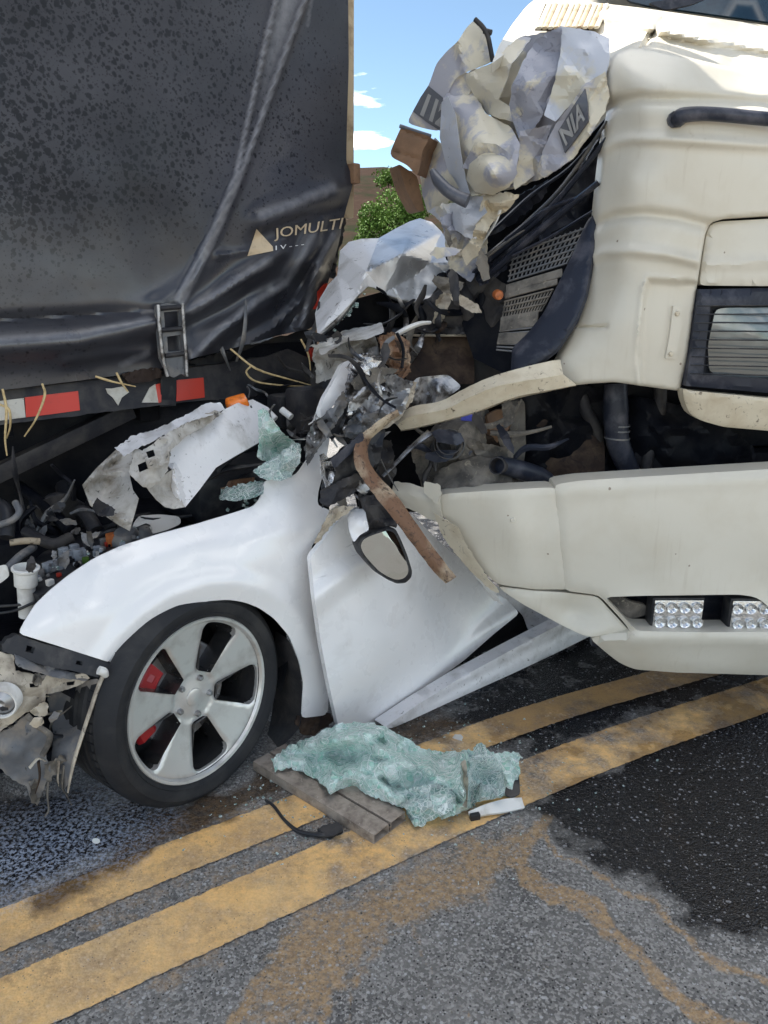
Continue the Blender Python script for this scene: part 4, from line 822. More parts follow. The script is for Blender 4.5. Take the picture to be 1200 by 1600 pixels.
# crushed hood front with its badges
CH = plane3((950, 110, 2.66), (690, 180, 2.98), (850, 280, 2.68))
ch = truck
sheet('hood_skin', 'cream_chipped', ch, [(693, 158), (700, 140), (714, 118), (742, 109), (772, 97), (788, 76), (814, 58), (850, 50), (880, 44), (921, 50), (948, 62), (950, 160), (925, 205), (895, 248), (854, 275), (804, 294), (763, 301), (731, 303), (705, 270), (690, 215)], CH, ctrl=[(693, 158, -.05), (772, 97, -.06), (850, 50, -.03), (948, 62, -.02), (950, 160, -.02), (854, 275, -.05), (731, 303, -.04), (800, 180, -.05)], facets=[(0.060, 48, 40), (0.006, 14, 340)], res=6, torn=1.5, k=0, sharp=15, holes=[[(753, 172), (762, 174), (768, 182), (762, 188), (756, 180)]])
sheet('hood_skin', 'cream_chipped', ch, [(772, 97), (790, 75), (816, 56), (830, 60), (800, 100), (790, 130), (780, 155), (795, 165), (800, 190), (782, 185), (760, 178), (735, 140), (722, 118), (740, 110)], CH, ctrl=[(772, 97, .02), (816, 56, .0), (790, 130, .07), (760, 170, -.03), (795, 180, .06), (722, 118, -.02)], facets=[(0.038, 45, 41), (0.006, 14, 341)], sharp=15, k=0, res=6, torn=1)
sheet('hood_skin', 'primer', ch, [(877, 41), (862, 48), (838, 62), (815, 100), (800, 135), (795, 170), (805, 200), (812, 220), (832, 205), (850, 175), (866, 130), (876, 80)], CH, ctrl=[(877, 41, .06), (838, 62, .02), (795, 160, .05), (812, 220, .03), (850, 150, .0), (825, 130, .07)], facets=[(0.030, 35, 42), (0.006, 14, 342)], sharp=15, k=0, res=6, torn=1)
sheet('hood_skin', 'primer_light', ch, [(877, 41), (905, 45), (930, 50), (952, 60), (952, 100), (946, 118), (915, 130), (890, 165), (868, 190), (850, 180), (866, 130), (876, 80)], CH, ctrl=[(877, 41, .06), (930, 50, .02), (950, 90, .03), (868, 190, .03), (900, 100, .06)], facets=[(0.021, 40, 43), (0.006, 14, 343)], sharp=15, k=0, res=6, torn=.8)
sheet('hood_skin', 'cream_chipped', ch, [(946, 112), (952, 150), (945, 175), (925, 205), (895, 248), (868, 266), (850, 277), (838, 270), (850, 230), (868, 195), (890, 165), (915, 130)], CH, ctrl=[(946, 112, .05), (950, 165, .03), (895, 248, .0), (840, 270, -.02), (890, 190, .05)], facets=[(0.018, 40, 44), (0.006, 14, 344)], sharp=15, k=0, res=6, torn=.8, key='badge')
sheet('hood_skin', 'cream_chipped', ch, [(693, 155), (712, 120), (722, 116), (738, 142), (760, 178), (782, 190), (800, 200), (812, 225), (808, 258), (800, 285), (770, 302), (732, 306), (715, 290), (700, 262), (690, 225), (688, 190)], CH, ctrl=[(693, 155, .02), (722, 118, -.03), (740, 220, .10), (690, 225, .0), (800, 230, .07), (770, 300, .02), (715, 290, .0), (775, 200, .03)], facets=[(0.045, 45, 45), (0.006, 14, 345)], sharp=15, k=0, res=6, torn=1)
sheet('hood_skin', 'primer_light', ch, [(690, 160), (700, 150), (712, 180), (720, 240), (728, 280), (735, 305), (715, 300), (698, 262), (687, 215)], CH, ctrl=[(690, 160, .08), (712, 180, .12), (735, 305, .05), (687, 215, .06)], facets=[(0.015, 30, 46), (0.006, 14, 346)], sharp=15, k=0, res=6)
sheet('hood_skin', 'primer', ch, [(742, 222), (775, 225), (800, 242), (796, 252), (770, 238), (748, 240), (735, 265), (722, 262)], CH, ctrl=[(742, 222, .13), (800, 242, .10), (722, 262, .10)], facets=[(0.015, 25, 47), (0.006, 14, 347)], sharp=15, k=0, res=5)
sheet('hood_skin', 'cream_chipped', ch, [(735, 250), (750, 238), (778, 240), (802, 250), (808, 270), (795, 292), (770, 304), (742, 300), (728, 280)], CH, ctrl=[(735, 250, .08), (778, 238, .10), (770, 272, .17), (808, 270, .07), (770, 304, .05), (728, 280, .06)], facets=[(0.012, 30, 48), (0.006, 14, 348)], sharp=15, k=0, res=5)
sheet('hood_skin', 'cream_chipped', ch, [(812, 205), (835, 200), (862, 195), (850, 235), (838, 272), (820, 285), (804, 295), (800, 280), (810, 250)], CH, ctrl=[(812, 205, .04), (862, 195, .03), (804, 295, .0), (835, 240, -.04)], facets=[(0.030, 30, 49), (0.006, 14, 349)], sharp=15, k=0, res=5, torn=1)
sheet('hood_skin', 'cream_chipped', ch, [(655, 262), (662, 235), (680, 215), (690, 225), (700, 265), (716, 292), (700, 315), (690, 335), (668, 332), (660, 305)], CH, ctrl=[(655, 262, -.10), (690, 225, -.02), (690, 335, -.06), (675, 280, -.02)], facets=[(0.018, 30, 50), (0.006, 14, 350)], sharp=15, k=0, res=5)
sheet('hood_skin', 'primer_light', ch, [(668, 330), (690, 318), (712, 318), (735, 306), (755, 305), (760, 330), (742, 352), (745, 380), (715, 362), (690, 348)], CH, ctrl=[(668, 330, -.05), (735, 306, .03), (745, 380, .0), (710, 340, .02)], facets=[(0.038, 25, 51), (0.006, 14, 351)], sharp=15, k=0, res=5, torn=1.5)
sheet('hood_skin', 'cream_dirty', ch, [(755, 305), (790, 300), (812, 305), (790, 330), (770, 345), (755, 375), (745, 400), (728, 415), (720, 395), (738, 372), (745, 340)], CH, ctrl=[(755, 305, .02), (812, 305, .0), (728, 415, .03)], facets=[(0.045, 22, 52), (0.006, 14, 352)], sharp=15, k=0, res=5, torn=1.5)
# left flap with number
LF = plane3((714, 64, 2.98), (650, 185, 3.08), (770, 96, 2.95))
flp = sheet('hood_flap', 'cream_chipped', ch, [(636, 192), (645, 174), (658, 152), (670, 133), (682, 99), (698, 80), (716, 64), (728, 44), (742, 30), (752, 38), (760, 52), (766, 72), (770, 96), (752, 104), (735, 110), (722, 116), (712, 122), (700, 145), (693, 165), (688, 205), (668, 202), (650, 197)], LF, ctrl=[(636, 192, .0), (682, 99, .0), (716, 64, .0), (742, 30, -.04), (770, 96, .0), (712, 122, .02), (690, 190, .02)], creases=[([(716, 64), (722, 90), (728, 112)], .02, 10)], res=6, key='flap', facets=[(.008, 40, 53)])
lf = OFF['flap']
tpx('flap_edge', 'black_dusty', ch, [(742, 30, 2.93), (754, 42, 2.92), (762, 56, 2.91), (766, 74, 2.91), (770, 96, 2.91)], .008); tpx('flap_tip', 'black_dusty', ch, [(756, 48, 2.92), (768, 51, 2.91)], .009, m=2)
sheet('number_plate', 'decal_dark', flp, [(645, 174), (657, 152), (669, 134), (695, 155), (692, 170), (687, 204), (667, 191)], LF, offfn=lf, lift=.006, thick=.004, k=0, res=6)
text('plate_lettering', '112', 'decal_letter', flp, [(669, 146), (702, 166), (694, 203), (656, 179)], LF, lf, lift=.0085, bold=.05)
BQ = OFF['badge']
bdg = sheet('badge_plate', 'decal_dark', ch, [(872, 205), (893, 170), (914, 138), (918, 160), (919, 188), (900, 215), (882, 238)], CH, offfn=BQ, lift=.012, thick=.008, k=0, res=6)
text('badge_lettering', 'NIA', 'decal_letter', bdg, [(873, 204), (910, 152), (914, 186), (884, 228)], CH, BQ, lift=.016, bold=.03)
bx = sheet('corner_box', 'brown_panel', ch, [(627, 198), (645, 205), (672, 213), (668, 222), (660, 235), (656, 262), (652, 275), (636, 258), (612, 246), (609, 240), (617, 220)], YP(3.02, -20), ctrl=[(627, 198, .0), (672, 213, .05), (609, 240, .0), (652, 275, .05)], creases=[([(613, 236), (652, 248)], -.01, 4), ([(627, 204), (670, 218)], -.012, 4)], res=5, thick=.12)
sheet('corner_box_side', 'brown_panel', ch, [(622, 255), (652, 275), (657, 300), (664, 331), (652, 330), (634, 295)], YP(3.05, 20), res=6, thick=.10)
tpx('box_rim', 'decal_dark', ch, [(625, 197, 3.0), (648, 205, 2.98), (673, 213, 2.96)], .007)
tpx('bent_handle', 'decal_dark', ch, [(676, 268, 2.80), (685, 283, 2.76), (700, 298, 2.73), (716, 308, 2.71), (731, 314, 2.70)], [.012, .02, .021, .021, .024], n=8)
# ------------------------------------------------------------------ car
cp0 = ground(np.array([292.]), np.array([1258.]))[0]
CARP = Plane(cp0, NO)
car = thing('car', 'white car crushed between the trailer and the truck, nose to the left', 'car', tuple(cp0-NO*.6+D*.5))
fo = [(29, 990), (38, 972), (55, 945), (80, 921), (110, 897), (150, 871), (190, 853), (250, 834), (310, 818), (370, 800), (397, 791), (408, 776), (413, 752), (425, 748), (440, 751), (464, 741), (480, 717), (496, 700), (516, 679), (512, 705), (505, 740), (497, 770), (496, 790), (517, 797), (521, 812), (503, 832), (487, 852), (485, 869),
      (492, 937), (502, 1008), (514, 1080), (512, 1117), (490, 1120), (471, 1122), (474, 1067), (467, 1033), (452, 994), (428, 966), (405, 950), (382, 941), (358, 937), (326, 939), (300, 945), (278, 953), (240, 979), (210, 1008), (184, 1039), (140, 1025), (90, 1009)]
arch = [(188, 1039), (212, 1008), (242, 979), (281, 952), (328, 939), (360, 937), (405, 950), (428, 966), (452, 994), (467, 1033), (474, 1067), (471, 1122)]
archo = [(120, 1085), (160, 1030), (188, 995), (222, 962), (268, 932), (325, 914), (365, 911), (416, 924), (447, 944), (476, 980), (492, 1025), (500, 1080), (506, 1170)]
fender = sheet('front_fender', 'car_white', car, fo, CARP, res=7, k=1, thick=.004, key='fender',
    ctrl=[(29, 990, -.13), (55, 945, -.14), (110, 897, -.13), (190, 853, -.12), (310, 818, -.115), (397, 791, -.115), (413, 752, -.13), (440, 751, -.125), (480, 717, -.13), (516, 679, -.14), (497, 770, -.10), (520, 805, -.07),
          (90, 1000, -.08), (60, 985, -.10), (140, 960, -.045), (140, 915, -.08), (210, 880, -.065), (300, 850, -.06), (400, 825, -.06), (450, 790, -.075), (300, 890, -.022), (400, 870, -.022), (200, 940, -.025), (484, 870, -.03), (460, 900, -.02),
          (184, 1039, -.02), (240, 979, -.016), (281, 952, -.016), (340, 938, -.016), (405, 950, -.016), (450, 990, -.016), (474, 1067, -.02), (485, 1000, -.03), (502, 1050, -.035), (510, 1115, -.05), (471, 1121, -.02)],
    creases=[(archo, .014, 26), ([(150, 900), (250, 865), (350, 845), (440, 830), (500, 825)], .006, 14, 'g')],
    noise=(.002, 120, 5))
sheet('fender_edge', 'brown_dirt', fender, [(462, 1128), (466, 1118), (490, 1116), (514, 1112), (524, 1128), (508, 1136), (490, 1150), (470, 1146)], CARP, ctrl=[(0, 0, -.04)], res=4, noise=(.03, 14), torn=2, thick=.006)
# door
do = [(485, 870), (500, 852), (515, 830), (535, 806), (556, 796), (580, 790), (640, 800), (690, 850), (730, 880), (765, 905), (790, 935), (812, 958), (770, 992), (725, 1032), (670, 1072), (625, 1104), (592, 1128), (560, 1138), (529, 1138), (523, 1110), (514, 1070), (502, 1008), (492, 937)]
door = sheet('front_door', 'car_white', car, do, CARP, res=7, k=1, thick=.02, key='door',
    ctrl=[(485, 870, .035), (492, 937, .05), (502, 1008, .055), (529, 1137, .05), (560, 1138, .045), (592, 1128, .04), (556, 796, -.03), (600, 800, -.04), (640, 805, -.05), (600, 1000, .075), (560, 1050, .075), (620, 900, .03), (690, 960, -.015), (740, 960, -.05), (720, 880, -.08), (790, 935, -.07), (812, 958, -.03), (725, 1032, .01), (640, 1040, .05)],
    creases=[([(486, 945), (515, 918), (552, 888), (600, 870)], .022, 26), ([(812, 950), (760, 985), (715, 1025), (650, 1075), (585, 1122)], .008, 9, 'g'), ([(560, 860), (620, 930), (690, 940)], -.018, 45, 'g')], noise=(.006, 90, 2))
sl0, sl1 = ground(np.array([640.]), np.array([1126.]), .03)[0], ground(np.array([872.]), np.array([1020.]), .03)[0]; sdir = sl1-sl0
SILLP = Plane(sl0, np.cross(sdir, (0, 0, 1)))
sheet('sill', 'car_white_bent', car, [(600, 1137), (650, 1103), (720, 1059), (800, 1015), (870, 978), (930, 944), (1000, 915), (1020, 945), (940, 985), (870, 1020), (800, 1053), (720, 1089), (640, 1126), (612, 1138)], SILLP, ctrl=[(600, 1135, .0), (800, 1030, .0), (1000, 930, .0), (700, 1080, .0), (850, 1020, .0)], res=6, thick=.06, round_=(4, .005), creases=[([(610, 1136), (720, 1072), (800, 1030), (900, 980), (1010, 925)], -.010, 6, 'g')], noise=(.002, 60), sharp=70)
sheet('rear_door', 'car_white_bent', car, [(760, 908), (800, 928), (830, 940), (862, 962), (872, 985), (838, 1000), (826, 985), (818, 962), (792, 938)], CARP, ctrl=[(760, 908, -.06), (862, 962, -.03), (838, 1000, -.04), (818, 962, -.08)], facets=[(.012, 30, 61)], res=6, thick=.004)
sheet('underbody', 'engine_dark', car, [(560, 1132), (720, 1020), (830, 940), (1000, 870), (1060, 915), (940, 980), (800, 1045), (640, 1125)], CARP, ctrl=[(0, 0, -.10)], res=20, k=0, thick=.04)
# wheel

STEER = R(11); WA = NO*math.cos(STEER)+D*math.sin(STEER)+np.array([0, 0, .03]); WA /= np.linalg.norm(WA)
WU = np.cross((0, 0, 1), WA); WU /= np.linalg.norm(WU); WV = np.cross(WA, WU)
TR_, RR_ = .325, .2515
wc = CARP.pt(313, 1097, -.012); wc[2] = TR_-.006
tyre = lathe('wheel', 'rubber', car, [(RR_-.006, .002), (RR_+.004, .012), (RR_+.010, .016), (RR_+.012, .0135), (RR_+.03, .020), (RR_+.042, .0195), (RR_+.044, .017), (.302, .013), (.314, .002), (.321, -.012), (.3245, -.03)]+
    [(.3245-(.007 if (j % 7) in (2, 3) else 0), -.03-.0055*j) for j in range(1, 30)]+[(.321, -.208), (.312, -.222), (.29, -.232), (RR_-.006, -.225)], wc, WA, 96, sharp=28)
for i in range(72):                       # fine lateral grooves on the outer tread shoulder
    a = i*2*math.pi/72; d = math.cos(a)*WU+math.sin(a)*WV
    if abs(i-36) > 16: continue
    beam('tread_sipe', 'engine_dark', tyre, wc+d*.3245-WA*.035, wc+d*.3246-WA*.068, .0025, .0012, up=d, bev=0)
lathe('rim_lip', 'rim_face', tyre, [(RR_-.018, .0), (RR_-.012, .008), (RR_-.004, .010), (RR_, .004), (RR_-.002, -.01)], wc, WA, 72)
lathe('rim_barrel', 'rim_dark', tyre, [(RR_-.016, .002), (RR_-.022, -.02), (RR_-.032, -.06), (RR_-.036, -.14), (RR_-.02, -.19), (.08, -.192), (0, -.192)], wc, WA, 72)
WL = Local(wc, WU, WV, WA)
a_off = R(97)
def win(k):
    s0_, s1_ = a_off-k*R(72), a_off-k*R(72)+R(72); wd = lambda x: .025+(x-.07)*.31
    e0 = [(math.hypot(x, wd(x)), s0_+math.atan2(wd(x), x)) for x in np.linspace(.078, .206, 9)]
    e1 = [(math.hypot(x, wd(x)), s1_-math.atan2(wd(x), x)) for x in np.linspace(.206, .078, 9)]
    out = e0+[(RR_-.026, e0[-1][1]+R(2))]+[(RR_-.021, e0[-1][1]+R(5)+(e1[0][1]-e0[-1][1]-R(10))*t) for t in np.linspace(0, 1, 9)]+[(RR_-.026, e1[0][1]-R(2))]+e1
    return [(r_*math.cos(a), r_*math.sin(a)) for r_, a in out]
circ = [((RR_-.014)*math.cos(a), (RR_-.014)*math.sin(a)) for a in np.linspace(0, 2*math.pi, 90)[:-1]]
wins = [win(k) for k in range(5)]
def dish(Q):
    r_ = np.hypot(Q[:, 0], Q[:, 1]); o = -.030+.028*np.clip((r_-.05)/(.18), 0, 1)**1.6
    o = o+np.where(r_ < .075, .004*np.cos(np.clip(r_/.075, 0, 1)*math.pi), 0)
    e = np.full(len(Q), 1e9)
    for w_ in wins: e = np.minimum(e, dist_poly(Q, w_, True))
    a = np.arctan2(Q[:, 1], Q[:, 0]); k = np.abs((np.degrees(a-a_off)+36) % 72-36)
    o = o-.004*np.clip(1-e/.005, 0, 1)
    return o
rim = sheet('rim', 'rim_face', tyre, circ, WL, res=.0085, k=1, thick=.022, holes=wins, offfn=dish, sharp=45)
for k in range(5):                        # dark inner walls of each window
    w_ = np.array(wins[k]); c_ = w_.mean(0); V = []; n = len(w_)
    for q, h in ((1.0, -.018), (.93, -.055), (.90, -.085)):
        P2 = c_+(w_-c_)*q; V.append(WL.map(P2[:, 0], P2[:, 1], np.full(n, h)))
    V = np.vstack(V); obj('window_wall', V, [(r_*n+i, r_*n+(i+1) % n, (r_+1)*n+(i+1) % n, (r_+1)*n+i) for r_ in range(2) for i in range(n)], 'rim_dark', tyre)
    a = a_off-k*R(72)+R(36); p = wc+.058*(math.cos(a)*WU+math.sin(a)*WV)-WA*.034
    lathe('lug_nut', 'steel', tyre, [(0, .016), (.006, .016), (.009, .012), (.009, 0), (.0135, -.002), (.014, -.008)], p, WA, 6)
lathe('centre_cap', 'rim_face', tyre, [(0, .006), (.018, .0055), (.026, .003), (.029, -.002), (.030, -.01)], wc-WA*.028, WA, 32)
lathe('brake_disc', 'steel', tyre, [(.06, -.085), (.155, -.085), (.158, -.09), (.158, -.11), (.06, -.112)], wc, WA, 64)
lathe('brake_hub', 'rim_dark', tyre, [(0, -.05), (.07, -.05), (.075, -.055), (.075, -.11)], wc, WA, 32)
cal = lathe('brake_caliper', 'red_caliper', tyre, [(.125, -.062), (.132, -.055), (.150, -.050), (.180, -.052), (.192, -.062), (.194, -.13), (.125, -.13)], wc, WA, 24, R(128), R(206), ref=WV) if False else None
def arcblock(nm, r0, r1, h0, h1, a0, a1, m=16):
    V = []; pr = [(r0+.004, h1), (r0, h1+.006), (r0, h0-.008), (r0+.010, h0), (r1-.012, h0), (r1, h0-.010), (r1, h1)]
    for i in range(m+1):
        a = a0+(a1-a0)*i/m; d = math.cos(a)*WU+math.sin(a)*WV
        V += [wc+d*r_+WA*h for r_, h in pr]
    k = len(pr); Fc = [(i*k+j, (i+1)*k+j, (i+1)*k+(j+1) % k, i*k+(j+1) % k) for i in range(m) for j in range(k)]+[tuple(range(k)), tuple(m*k+j for j in range(k-1, -1, -1))]
    return obj(nm, V, Fc, 'red_caliper', tyre, 30)
arcblock('brake_caliper', .122, .196, -.050, -.12, R(128), R(164)); arcblock('brake_caliper', .130, .196, -.050, -.12, R(188), R(205))
arcblock('brake_caliper', .150, .205, -.058, -.12, R(160), R(192)); arcblock('caliper_bolt', .148, .172, -.040, -.06, R(136), R(143), 4); arcblock('caliper_bolt', .148, .172, -.040, -.06, R(152), R(159), 4)
# wheel housing
lathe('wheel_housing', 'engine_dark', car, [(.345, -.05), (.365, -.12), (.365, -.34), (.05, -.36)], wc+np.array([0, 0, .035]), NO, 40, R(-25), R(168), ref=(0, 0, 1))
sheet('rear_liner', 'black_dusty', car, [(430, 985), (452, 1000), (468, 1040), (473, 1090), (470, 1135), (440, 1168), (415, 1165), (425, 1120), (432, 1060)], CARP, ctrl=[(452, 1000, -.03), (430, 985, -.16), (472, 1090, -.03), (470, 1135, -.03), (425, 1120, -.18), (440, 1168, -.06), (415, 1165, -.15)], res=7, noise=(.01, 40))
# torn front corner below the fender
sheet('bumper_bracket', 'black_plastic', car, [(3, 1008), (12, 998), (26, 992), (60, 1003), (110, 1016), (174, 1037), (172, 1046), (152, 1058), (120, 1050), (70, 1040), (40, 1030), (4, 1018)], CARP, ctrl=[(3, 1008, -.15), (26, 995, -.14), (174, 1040, -.01), (100, 1030, -.06)], res=5, thick=.02, k=0, torn=.8, holes=[[(42, 1008), (55, 1012), (52, 1021), (40, 1018)], [(120, 1032), (130, 1034), (128, 1040), (118, 1038)]])
sheet('bracket_rib', 'grey_plastic', car, [(22, 1022), (60, 1036), (110, 1050), (140, 1058), (135, 1064), (95, 1060), (60, 1052), (25, 1040)], CARP, ctrl=[(20, 1020, -.13), (140, 1060, -.03), (80, 1050, -.06)], res=4, torn=1.2, facets=[(.015, 18, 71)])
sheet('lamp_carrier', 'beige_plastic', car, [(-40, 1020), (5, 1020), (22, 1024), (24, 1048), (60, 1055), (98, 1058), (135, 1052), (140, 1060), (120, 1072), (92, 1082), (72, 1084), (70, 1096), (40, 1114), (10, 1136), (-40, 1170)], CARP, ctrl=[(-40, 1020, -.2), (22, 1030, -.13), (138, 1058, -.03), (72, 1090, -.07), (-40, 1170, -.16), (20, 1080, -.09)], sharp=16, k=0, res=5, thick=.005, torn=1.2, facets=[(.018, 30, 72)], holes=[[(46, 1068), (62, 1068), (60, 1074), (47, 1075)], [(104, 1066), (118, 1064), (116, 1071), (105, 1072)]])
sheet('carrier_flap', 'beige_plastic', car, [(46, 1112), (68, 1096), (76, 1100), (74, 1118), (58, 1120)], CARP, ctrl=[(0, 0, -.05)], res=4, facets=[(.015, 14, 73)], torn=1)
fl = lathe('fog_lamp', 'white_plastic', car, [(.034, .0), (.036, .008), (.040, .008), (.042, .0), (.042, -.03)], CARP.pt(2, 1098, -.06), NO*.8+D*-.6, 28)
lathe('lamp_glass', 'steel', fl, [(0, .004), (.012, .008), (.026, .002), (.034, -.004), (.036, -.02)], CARP.pt(2, 1098, -.06), NO*.8+D*-.6, 24)
sheet('lower_liner', 'grey_plastic', car, [(-60, 1165), (-10, 1150), (20, 1135), (42, 1118), (60, 1130), (75, 1148), (72, 1180), (80, 1200), (70, 1230), (58, 1256), (48, 1250), (42, 1228), (20, 1220), (0, 1200), (-60, 1205)], CARP, ctrl=[(-60, 1165, -.2), (42, 1118, -.07), (75, 1150, -.05), (50, 1250, -.08), (0, 1190, -.12)], res=5, torn=1.5, noise=(.03, 25), thick=.004)
sheet('arch_liner', 'grey_plastic', car, [(74, 1084), (100, 1076), (130, 1066), (152, 1060), (160, 1066), (148, 1090), (136, 1125), (122, 1160), (112, 1190), (108, 1225), (98, 1236), (92, 1215), (86, 1205), (80, 1190), (84, 1150), (78, 1110)], CARP, ctrl=[(74, 1084, -.14), (152, 1060, -.01), (122, 1160, -.015), (84, 1150, -.10), (105, 1230, -.03), (112, 1120, -.11)], res=5, torn=.8, noise=(.008, 30), thick=.004)
tube('liner_edge', 'beige_plastic', car, [CARP.pt(*q) for q in ((164, 1050, 0), (154, 1072, 0), (143, 1105, -.002), (128, 1150, -.004), (117, 1185, -.006), (110, 1215, -.01), (106, 1238, -.02))], [.008, .009, .009, .008, .008, .006, .004], flat=.5)
tube('torn_strip', 'grey_dust', car, [CARP.pt(*q) for q in ((42, 1118, -.04), (55, 1132, -.035), (72, 1143, -.03), (78, 1150, -.03), (74, 1165, -.035), (66, 1180, -.04))], .008)
for i, (pts, mt) in enumerate([([(100, 1195), (97, 1228), (104, 1242), (112, 1258)], 'grey_dust'), ([(75, 1220), (74, 1245), (76, 1265), (70, 1276)], 'grey_dust'), ([(92, 1190), (90, 1215), (92, 1228)], 'beige_plastic'), ([(60, 1190), (62, 1215), (55, 1240)], 'brown_dirt'), ([(46, 1200), (60, 1185), (72, 1190)], 'beige_plastic')]):
    tube('torn_strip', mt, car, [CARP.pt(x, y, -.04) for x, y in pts], [.007, .006, .005, .003], flat=.4)
sheet('torn_strip', 'grey_dust', car, [(46, 1222), (62, 1214), (70, 1218), (68, 1240), (58, 1258), (50, 1254)], CARP, ctrl=[(0, 0, -.06)], facets=[(.02, 12, 75)], sharp=16, k=0, res=4, torn=1.5)
sheet('torn_strip', 'grey_dust', car, [(70, 1196), (96, 1180), (106, 1190), (98, 1208), (84, 1212), (76, 1225), (70, 1215)], CARP, ctrl=[(0, 0, -.035)], facets=[(.02, 14, 76)], sharp=16, k=0, res=4, torn=1.5)
tube('white_clip', 'white_plastic', car, [CARP.pt(154, 1047, .01), CARP.pt(162, 1050, .012), CARP.pt(166, 1056, .01)], [.012, .012, .008])
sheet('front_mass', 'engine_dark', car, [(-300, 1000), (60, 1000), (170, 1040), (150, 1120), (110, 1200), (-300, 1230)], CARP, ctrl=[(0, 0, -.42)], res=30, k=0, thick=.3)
# engine bay
for (c_, sz, mt) in [((60, 930, 2.55), (.5, .5, .25), 'engine_dark'), ((90, 800, 2.6), (.7, .5, .35), 'engine_dark'), ((-120, 860, 2.7), (.5, .6, .4), 'engine_dark'), ((300, 840, 2.45), (.6, .4, .2), 'engine_dark')]:
    box('engine_block', mt, car, at(*c_)-[0, 0, sz[2]*.5], sz, axes(D), .03)
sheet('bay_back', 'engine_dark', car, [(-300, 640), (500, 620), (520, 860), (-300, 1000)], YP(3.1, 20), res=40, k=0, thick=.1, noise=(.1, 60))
bay = sheet('fuse_box', 'black_plastic', car, [(20, 900), (90, 845), (180, 815), (240, 818), (200, 850), (120, 890), (60, 935)], plane3((40, 920, 2.02), (230, 820, 2.35), (60, 860, 2.35)), res=12, thick=.05)
FB = plane3((40, 920, 2.02), (230, 820, 2.35), (60, 860, 2.35))
rg = np.random.RandomState(5)
for (x, y, s, mt) in [(78, 886, .034, 'relay_grey'), (93, 882, .034, 'relay_grey'), (108, 868, .036, 'relay_grey'), (124, 866, .036, 'relay_grey'), (99, 862, .03, 'relay_grey'), (116, 856, .026, 'relay_grey'), (140, 853, .030, 'black_plastic'), (178, 842, .040, 'orange_plastic'), (152, 858, .022, 'relay_grey'), (162, 846, .022, 'grey_plastic'), (168, 850, .016, 'red_plastic'), (134, 875, .02, 'leaf'), (190, 838, .022, 'beige_plastic'), (62, 896, .026, 'grey_plastic'), (150, 866, .016, 'white_plastic'), (78, 910, .02, 'white_plastic'), (92, 898, .014, 'red_plastic')]:
    box('relay', mt, bay, FB.pt(x, y, s*.4), (s, s*.8, s*.9), axes(D+rg.uniform(-.4, .4, 3)*[1, 1, 0]), .003)
for i in range(55):
    x = rg.uniform(55, 235); y = 905-.42*(x-50)+rg.uniform(-12, 8); s = rg.uniform(.006, .014)
    box('fuse', ['relay_grey', 'black_plastic', 'white_plastic', 'grey_plastic', 'engine_dark', 'glass_clear'][rg.randint(6)], bay, FB.pt(x, y, .012), (s, s*rg.uniform(.5, 1.3), s), axes(rg.uniform(-1, 1, 3)), .001, 1)
nk = lathe('washer_neck', 'white_plastic', car, [(.0, -.14), (.022, -.14), (.024, -.05), (.030, -.045), (.031, -.005), (.036, 0), (.037, .006), (.031, .008), (.028, -.02)], at(40, 890, 1.98), (.12, -.05, 1), 20)
tpx('cable', 'black_plastic', car, [(-20, 960, 1.96), (20, 955, 1.96), (45, 945, 1.96), (62, 938, 1.98)], .004); tpx('cable', 'black_plastic', car, [(-20, 948, 1.96), (20, 946, 1.96), (55, 942, 1.98)], .004)
sheet('duct_flap', 'white_plastic', car, [(-30, 890), (10, 882), (15, 900), (0, 912), (-30, 915)], YP(2.0), res=5, facets=[(.01, 16, 80)])
for i, (pts, r_, mt) in enumerate([([(0, 820, 2.14), (20, 812, 2.14), (30, 800, 2.16), (24, 785, 2.19)], .010, 'grey_plastic'), ([(10, 890, 2.04), (30, 870, 2.09), (45, 860, 2.14), (52, 855, 2.19)], .012, 'grey_plastic'), ([(15, 848, 2.14), (40, 845, 2.16), (62, 846, 2.18)], .010, 'rust'),
        ([(60, 800, 2.44), (90, 780, 2.49), (130, 800, 2.44), (150, 830, 2.39)], .025, 'black_dusty'), ([(30, 760, 2.54), (70, 790, 2.44), (110, 830, 2.34)], .02, 'engine_dark'), ([(100, 760, 2.64), (110, 790, 2.54), (140, 815, 2.44)], .03, 'black_plastic'),
        ([(-20, 780, 2.24), (10, 800, 2.19), (10, 840, 2.14)], .022, 'black_plastic'), ([(40, 830, 2.29), (80, 850, 2.24), (110, 840, 2.29)], .018, 'black_dusty'), ([(200, 805, 2.44), (240, 812, 2.39), (300, 806, 2.44)], .006, 'black_plastic')]):
    tpx('hose', mt, car, pts, r_, n=10)
sheet('air_duct', 'black_dusty', car, [(40, 790), (100, 770), (150, 800), (140, 840), (90, 845), (50, 820)], YP(2.45), ctrl=[(40, 790, -.05), (100, 800, .06), (150, 800, -.03), (90, 845, -.02)], facets=[(.04, 30, 81)], res=8)
sheet('scuttle_panel', 'white_plastic', car, [(206, 822), (216, 806), (250, 804), (280, 807), (284, 818), (262, 828), (236, 835), (212, 838)], YP(2.36), ctrl=[(206, 822, 0), (250, 804, -.05), (262, 828, .03)], res=6)
lathe('suspension_cap', 'grey_plastic', car, [(0, .02), (.03, .018), (.045, .0), (.05, -.04)], at(196, 838, 2.24), (0, -.3, 1), 20); lathe('suspension_cap', 'grey_plastic', car, [(0, .03), (.015, .03), (.022, .0)], at(228, 838, 2.22), (0, -.3, 1), 14)
